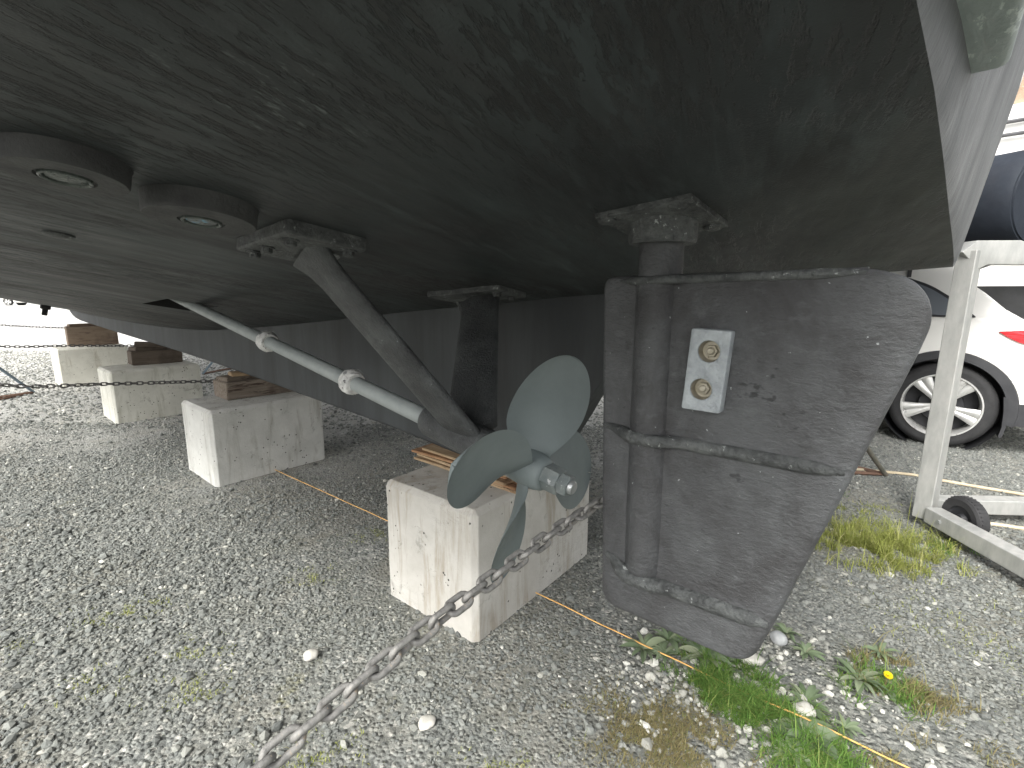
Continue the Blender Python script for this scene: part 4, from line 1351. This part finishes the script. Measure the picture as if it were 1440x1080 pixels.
def make_suv(open_hatch, label):
    """local x to the rear, y to the seen side, z up; origin on the ground under the rear wheel"""
    root = empty('suv', (0, 0, 0)); tag(root, label, 'car', 'white suv cars in the yard')
    HW = .93; YC = -.93 + .01          # half width, centreline
    WB = 2.80
    # stations: x, top z, belt z
    st = [(-3.72, .62, .60), (-3.68, .82, .74), (-3.5, .93, .86), (-3.0, 1.02, .98), (-2.45, 1.08, 1.05), (-2.2, 1.14, 1.07), (-1.75, 1.42, 1.085), (-1.4, 1.60, 1.10), (-.9, 1.66, 1.11), (-.4, 1.655, 1.125), (-.1, 1.61, 1.135),
          (.06, 1.56, 1.14)]
    if open_hatch: st += [(.10, 1.40, 1.14), (.30, 1.20, 1.12), (.46, 1.09, 1.05), (.66, 1.02, .98), (.78, .98, .94), (.84, .90, .86)]
    else: st += [(.30, 1.50, 1.13), (.50, 1.36, 1.10), (.66, 1.10, 1.04), (.76, 1.0, .96), (.84, .90, .86)]

    def wid(x):
        return HW * interp(x, [-3.72, -3.6, -3.2, -2.6, .2, .55, .78, .84], [.62, .78, .93, .985, 1.0, .985, .90, .80])

    def ring(x, zt, zb_):
        w = wid(x); tum = max(0, zt - zb_)
        pts = [(w * .90, .27), (w * .985, .36), (w * 1.0, .60), (w * 1.005, .78), (w * .99, zb_ - .06), (w * .972, zb_)]
        pts += [(w * .972 - tum * .36, zb_ + tum * .72), (w * .972 - tum * .46, zb_ + tum * .90), (w * .972 - tum * .66 - .02, zb_ + tum * .99), (w * .35, zb_ + tum * 1.01 + .004)]
        full = [(YC + y, z) for y, z in pts] + [(YC - y, z) for y, z in pts[::-1]]
        return [Vector((x, y, z)) for y, z in full]
    # finer stations
    X = [s[0] for s in st]; xs_ = sorted(set(X + list(np.arange(-3.4, .8, .14))))
    ztf = lambda x: interp(x, X, [s[1] for s in st]); zbf = lambda x: interp(x, X, [s[2] for s in st])
    rings = [ring(x, ztf(x), min(zbf(x), ztf(x) - .02)) for x in xs_]
    body = MB().loft(rings).build('body', M['carwhite'], root, True, R(38))
    # wheel arches cut out
    cut = MB()
    for wx in (0, -WB):
        cut.lathe([(0, -.34), (.425, -.34), (.425, .20), (0, .20)], Matrix.Translation((wx, 0, .375)) @ Matrix.Rotation(R(-90), 4, 'X'), 48)
        cut.lathe([(0, -.34), (.425, -.34), (.425, .20), (0, .20)], Matrix.Translation((wx, 2 * YC, .375)) @ Matrix.Rotation(R(90), 4, 'X'), 48)
    if open_hatch:
        cut.box((.62, YC, 1.28), (1.30, 1.50, .98))
    cobj = cut.build('cutter', None, None, False)
    md = body.modifiers.new('b', 'BOOLEAN'); md.operation = 'DIFFERENCE'; md.object = cobj; md.solver = 'EXACT'
    bpy.context.view_layer.update()
    dg = bpy.context.evaluated_depsgraph_get()
    me = bpy.data.meshes.new_from_object(body.evaluated_get(dg))
    body.modifiers.clear(); body.data = me
    me.materials.clear(); me.materials.append(M['carwhite'])
    me.polygons.foreach_set('material_index', [0] * len(me.polygons))
    me.shade_smooth(); me.set_sharp_from_angle(angle=R(30))
    bpy.data.objects.remove(cobj)

    def sy(x, z, off=.004):
        w = wid(x); zb_ = zbf(x); zt = ztf(x); tum = max(.01, zt - zb_)
        if z <= zb_ - .06: y = w * 1.003
        elif z <= zb_: y = w * .985
        else: y = w * .972 - (z - zb_) * .5
        return YC + y + off

    def panel(name, pts, mat, off=.004, th=.012, n=5):
        """panel on the seen side, following the body"""
        bm = bmesh.new()
        vs_ = [bm.verts.new((x, 0, z)) for x, z in pts]
        f = bm.faces.new(vs_)
        bmesh.ops.triangulate(bm, faces=[f])
        bmesh.ops.subdivide_edges(bm, edges=bm.edges, cuts=n, use_grid_fill=True)
        for v in bm.verts: v.co.y = sy(v.co.x, v.co.z, off)
        r_ = bmesh.ops.extrude_face_region(bm, geom=list(bm.faces))
        for v in [g_ for g_ in r_['geom'] if isinstance(g_, bmesh.types.BMVert)]: v.co.y -= th
        bmesh.ops.recalc_face_normals(bm, faces=bm.faces)
        me_ = bpy.data.meshes.new(name); bm.to_mesh(me_); bm.free(); me_.shade_smooth(); me_.set_sharp_from_angle(angle=R(30))
        return link_mesh(name, me_, mat, root)

    qw = round_poly([(-.62, 1.145), (.105, 1.145), (-.02, 1.25), (-.20, 1.38), (-.42, 1.47), (-.62, 1.50)], [.01, .02, .05, .08, .06, .01], 5)
    tr = round_poly([(-.64, 1.128), (.135, 1.130), (.0, 1.262), (-.19, 1.40), (-.42, 1.492), (-.64, 1.52)], [.01, .02, .05, .08, .06, .01], 5)
    panel('window_trim', tr, M['cladding'], .003, .02); panel('window', qw, M['glass'], .010, .02)
    for (x0_, x1_) in ((-1.58, -.70), (-2.0, -1.66)):
        top0 = min(ztf(x0_) - .14, 1.50); top1 = 1.51
        panel('window', round_poly([(x0_, 1.14), (x1_, 1.14), (x1_, top1), (x0_ + (.12 if x0_ < -1.7 else 0), top0)], .02, 4), M['glass'], .008, .02)
    # door seam and lower cladding
    panel('door_seam', [(-.372, .72), (-.364, .72), (-.345, 1.12), (-.353, 1.12)], M['cladding'], .002, .01, 3)
    panel('bumper_skirt', round_poly([(.405, .27), (.80, .27), (.80, .45), (.40, .45)], .012, 3), M['cladding'], .012, .05)
    panel('sill', [(-2.36, .25), (-.43, .25), (-.43, .38), (-2.36, .38)], M['cladding'], .012, .05)
    for wx in (0, -WB):
        rg = []
        for k in range(41):
            an = R(-14) + R(208) * k / 40
            c_, s_ = math.cos(an), math.sin(an)
            rg.append([Vector((wx + r_ * c_, y_, .375 + r_ * s_)) for r_, y_ in ((.400, .012), (.405, .028), (.470, .020), (.478, .004), (.478, -.06), (.400, -.10))])
        MB().loft(rg).build('arch_cladding', M['cladding'], root, True, R(35))
        lin = MB()
        lin.lathe([(.418, -.02), (.418, -.33), (0, -.33)], Matrix.Translation((wx, 0, .375)) @ Matrix.Rotation(R(-90), 4, 'X'), 48, False, False)
        lin.build('arch_liner', M['cladding'], root, True, R(35))
    # mud flap behind the rear wheel
    fl_ = MB(); fl_.loft([[Vector((x_ + dx_, y_, z_)) for dx_, y_ in ((-.012, .030), (.012, .030), (.012, -.20), (-.012, -.20))] for x_, z_ in ((.385, .50), (.400, .38), (.405, .25), (.392, .165))])
    fl_.build('mud_flap', M['cladding'], root, True, R(35))
    tl = round_poly([(.275, 1.025), (.44, 1.04), (.74, 1.00), (.74, .90), (.50, .915), (.40, .945), (.33, .985)], [.01, .03, .02, .02, .04, .03, .02], 4)
    panel('tail_light', tl, M['lens'], .010, .03)
    wheel(root, 0, -.005); wheel(root, -WB, -.005)
    for wx in (0, -WB):
        w2 = wheel(root, wx, 2 * YC + .005); w2.rotation_euler = (0, 0, PI)
    if open_hatch:
        # cargo space lining
        b = MB(); b.box((.22, YC, .74), (1.10, 1.50, .02)); b.box((-.35, YC, 1.15), (.03, 1.46, .80)); b.box((.18, 2 * YC + .10, 1.10), (.95, .03, .62), None, .01)
        b.build('cargo_lining', M['trim'], root, True, R(30))
        hx = Vector((.02, YC, 1.585)); up = R(24)
        hd = Vector((math.cos(up), 0, math.sin(up))); hn = Vector((-math.sin(up), 0, math.cos(up)))
        ht = MB(); rg = []
        for q, off_ in ((0, .0), (.12, .035), (.35, .05), (.62, .04), (.9, -.02), (1.05, -.10)):
            c = hx + hd * q + hn * off_; wd = .80 + .06 * math.sin(PI * min(1, q))
            rg.append([c + Vector((0, wd, 0)) - hn * .05, c + Vector((0, wd, 0)) - hn * .01, c + Vector((0, wd - .06, 0)) + hn * .03, c + Vector((0, -wd + .06, 0)) + hn * .03, c + Vector((0, -wd, 0)) - hn * .01, c + Vector((0, -wd, 0)) - hn * .05])
        hat = ht.loft(rg).build('tailgate', M['carwhite'], root, True, R(35))
        ti = MB(); ti.box(hx + hd * .5 - hn * .045, (.86, 1.46, .03), Matrix.Rotation(-up, 3, 'Y'), .01); ti.build('tailgate_lining', M['trim'], hat)
    else:
        gl = MB(); gl.box((.44, YC, 1.30), (.02, 1.2, .36), Matrix.Rotation(R(-54), 3, 'Y'), .006); gl.build('rear_window', M['glass'], root)
    # the seen side is the left-hand one: mirror everything across the car's length
    done = set()
    for o in root.children_recursive:
        o.location.y *= -1
        if o.type == 'MESH' and o.data.name not in done:
            done.add(o.data.name)
            o.data.transform(Matrix.Scale(-1, 4, (0, 1, 0))); o.data.flip_normals()
    return root


suv = make_suv(True, 'white suv with its tailgate open, parked just beyond the dolly')
suv.location = (3.714, 4.153, 0); suv.rotation_euler = (0, 0, math.atan2(-FW.y, -FW.x))
suv2 = make_suv(False, 'distant white suv seen past the hull at the far left edge')
suv2.location = (-52.5, 50.0, 0); suv2.rotation_euler = (0, 0, R(190))

# ------------------------------------------------------------------ beyond
yb = empty('yacht', (7.95, 9.25, 0)); yb.scale = (1.3, 1.2, 1.25); tag(yb, 'white motor yacht ashore behind the dinghy, with dark rub rails and a brown cover', 'boat')
rg = []
for x_, w_, zb_, zt in ((-5, 1.45, 1.0, 3.0), (-3, 1.55, .95, 3.05), (0, 1.6, .9, 3.15), (3, 1.3, 1.0, 3.4), (4.6, .6, 1.4, 3.7), (5.3, .06, 2.4, 3.85)):
    rg.append([Vector((x_, -w_, zt)), Vector((x_, -w_ * .93, zb_ + .7)), Vector((x_, -w_ * .7, zb_ + .2)), Vector((x_, 0, zb_)), Vector((x_, w_ * .7, zb_ + .2)), Vector((x_, w_ * .93, zb_ + .7)), Vector((x_, w_, zt))])
MB().loft(rg).build('hull', M['topside'], yb, True, R(40))
for zz_ in (2.84, 2.98):
    MB().tube([(-5.02, -1.50, zz_), (0, -1.64, zz_), (2.9, -1.36, zz_ + .1)], .022, 8).build('rub_rail', M['trim'], yb)
cb = MB(); cb.box((-1.2, 0, 3.75), (5.2, 2.3, 1.3), None, .15, 3); cb.build('canvas_cover', M['canvas'], yb)
cw = MB(); cw.box((-1.2, -1.155, 3.95), (4.4, .02, .5), None, .006); cw.build('cabin_window', M['glass'], yb)
for x_ in (-3.5, 0, 2.5):
    b_ = MB(); b_.box((x_, 0, .45), (.5, .9, .9), None, .02); b_.build('cradle_block', M['timber1'], yb)
yb.rotation_euler = (0, 0, R(-40))


def tree(x, y, h, cr, label, seed):
    root = empty('tree', (x, y, 0)); tag(root, label, 'tree', 'trees beyond the yard')
    rr = random.Random(seed)
    mb = MB(); mb.tube([(0, 0, -.1), (.1, 0, h * .3), (.0, .1, h * .6), (.1, .1, h * .9)], [h * .030, h * .024, h * .014, h * .004], 10)
    ends = []
    for k in range(16):
        z_ = h * rr.uniform(.28, .85); an = rr.uniform(0, 2 * PI); L = cr * rr.uniform(.5, 1.0) * (1.1 - .5 * z_ / h)
        e = Vector((math.cos(an) * L, math.sin(an) * L, z_ + L * rr.uniform(.3, .8)))
        mb.tube([(0.05, .05, z_), tuple(Vector((0, 0, z_)).lerp(e, .5) + Vector((0, 0, .15))), tuple(e)], [h * .010, h * .006, h * .002], 6); ends.append(e); ends.append(Vector((0, 0, z_)).lerp(e, .6))
    mb.build('trunk', M['bark'], root)
    n = 3400; vs_ = []; fs_ = []; tn = []
    for k in range(n):
        e = rr.choice(ends); d = Vector((rr.gauss(0, 1), rr.gauss(0, 1), rr.gauss(0, .8))) * cr * .20
        c = e + d; s = rr.uniform(.06, .15)
        u_ = Vector((rr.gauss(0, 1), rr.gauss(0, 1), rr.gauss(0, 1))).normalized(); v_ = u_.orthogonal().normalized()
        b0 = len(vs_); vs_ += [c - u_ * s, c + v_ * s * .5, c + u_ * s, c - v_ * s * .5]; fs_.append((b0, b0 + 1, b0 + 2, b0 + 3)); tn += [min(1, max(0, rr.gauss(.5, .25)))] * 4
    me = bpy.data.meshes.new('crown'); me.from_pydata([tuple(v) for v in vs_], [], fs_)
    at_ = me.attributes.new('tint', 'FLOAT', 'POINT'); at_.data.foreach_set('value', tn)
    link_mesh('crown', me, M['treeleaf'], root)
    return root


tree(25.5, 19.5, 11.5, 3.6, 'russet brown tree standing behind the white yacht', 4)

# ------------------------------------------------------------------ light
SUN_AZ = R(212); SUN_EL = R(44)        # from behind the camera, a little left (azimuth clockwise from +Y)
w = bpy.data.worlds.new('World'); scn.world = w; w.use_nodes = True
nt = w.node_tree
sky = nt.nodes.new('ShaderNodeTexSky'); sky.sky_type = 'NISHITA'; sky.sun_disc = False
sky.sun_elevation = SUN_EL; sky.sun_rotation = SUN_AZ; sky.air_density = 1.0; sky.dust_density = 6.0; sky.ozone_density = 1.0
hs = nt.nodes.new('ShaderNodeHueSaturation'); hs.inputs['Saturation'].default_value = .16
nt.links.new(sky.outputs[0], hs.inputs['Color'])
bg = nt.nodes['Background']; nt.links.new(hs.outputs[0], bg.inputs[0]); bg.inputs[1].default_value = .15
sun = bpy.data.lights.new('sun', 'SUN'); sun.energy = 1.35; sun.angle = R(16); sun.color = (1, .98, .93)
so = bpy.data.objects.new('sun', sun); col.objects.link(so)
dirv = Vector((math.sin(SUN_AZ) * math.cos(SUN_EL), math.cos(SUN_AZ) * math.cos(SUN_EL), math.sin(SUN_EL)))
so.rotation_euler = (-dirv).to_track_quat('-Z', 'Y').to_euler()
so.location = dirv * 50

# ------------------------------------------------------------------ camera
cam = bpy.data.cameras.new('camera'); co = bpy.data.objects.new('camera', cam); col.objects.link(co)
cam.sensor_fit = 'HORIZONTAL'; cam.sensor_width = 36.0; cam.lens = 690.0 / 1440.0 * 36.0
cam.clip_start = .02; cam.clip_end = 2000
co.location = (0, 0, CAM_H)
pit, rol = R(10.346), R(-.273)
fwd = Vector((0, math.cos(pit), -math.sin(pit))); up0 = Vector((0, math.sin(pit), math.cos(pit))); rt0 = Vector((1, 0, 0))
rt = rt0 * math.cos(rol) - up0 * math.sin(rol); up = rt0 * math.sin(rol) + up0 * math.cos(rol)
co.matrix_world = Matrix(((rt.x, up.x, -fwd.x, 0), (rt.y, up.y, -fwd.y, 0), (rt.z, up.z, -fwd.z, CAM_H), (0, 0, 0, 1)))
scn.camera = co

scn.view_settings.view_transform = 'Standard'; scn.view_settings.look = 'None'
scn.view_settings.gamma = 1; scn.view_settings.exposure = 1.25
scn.cycles.max_bounces = 8; scn.cycles.diffuse_bounces = 5
scn.cycles.use_denoising = True
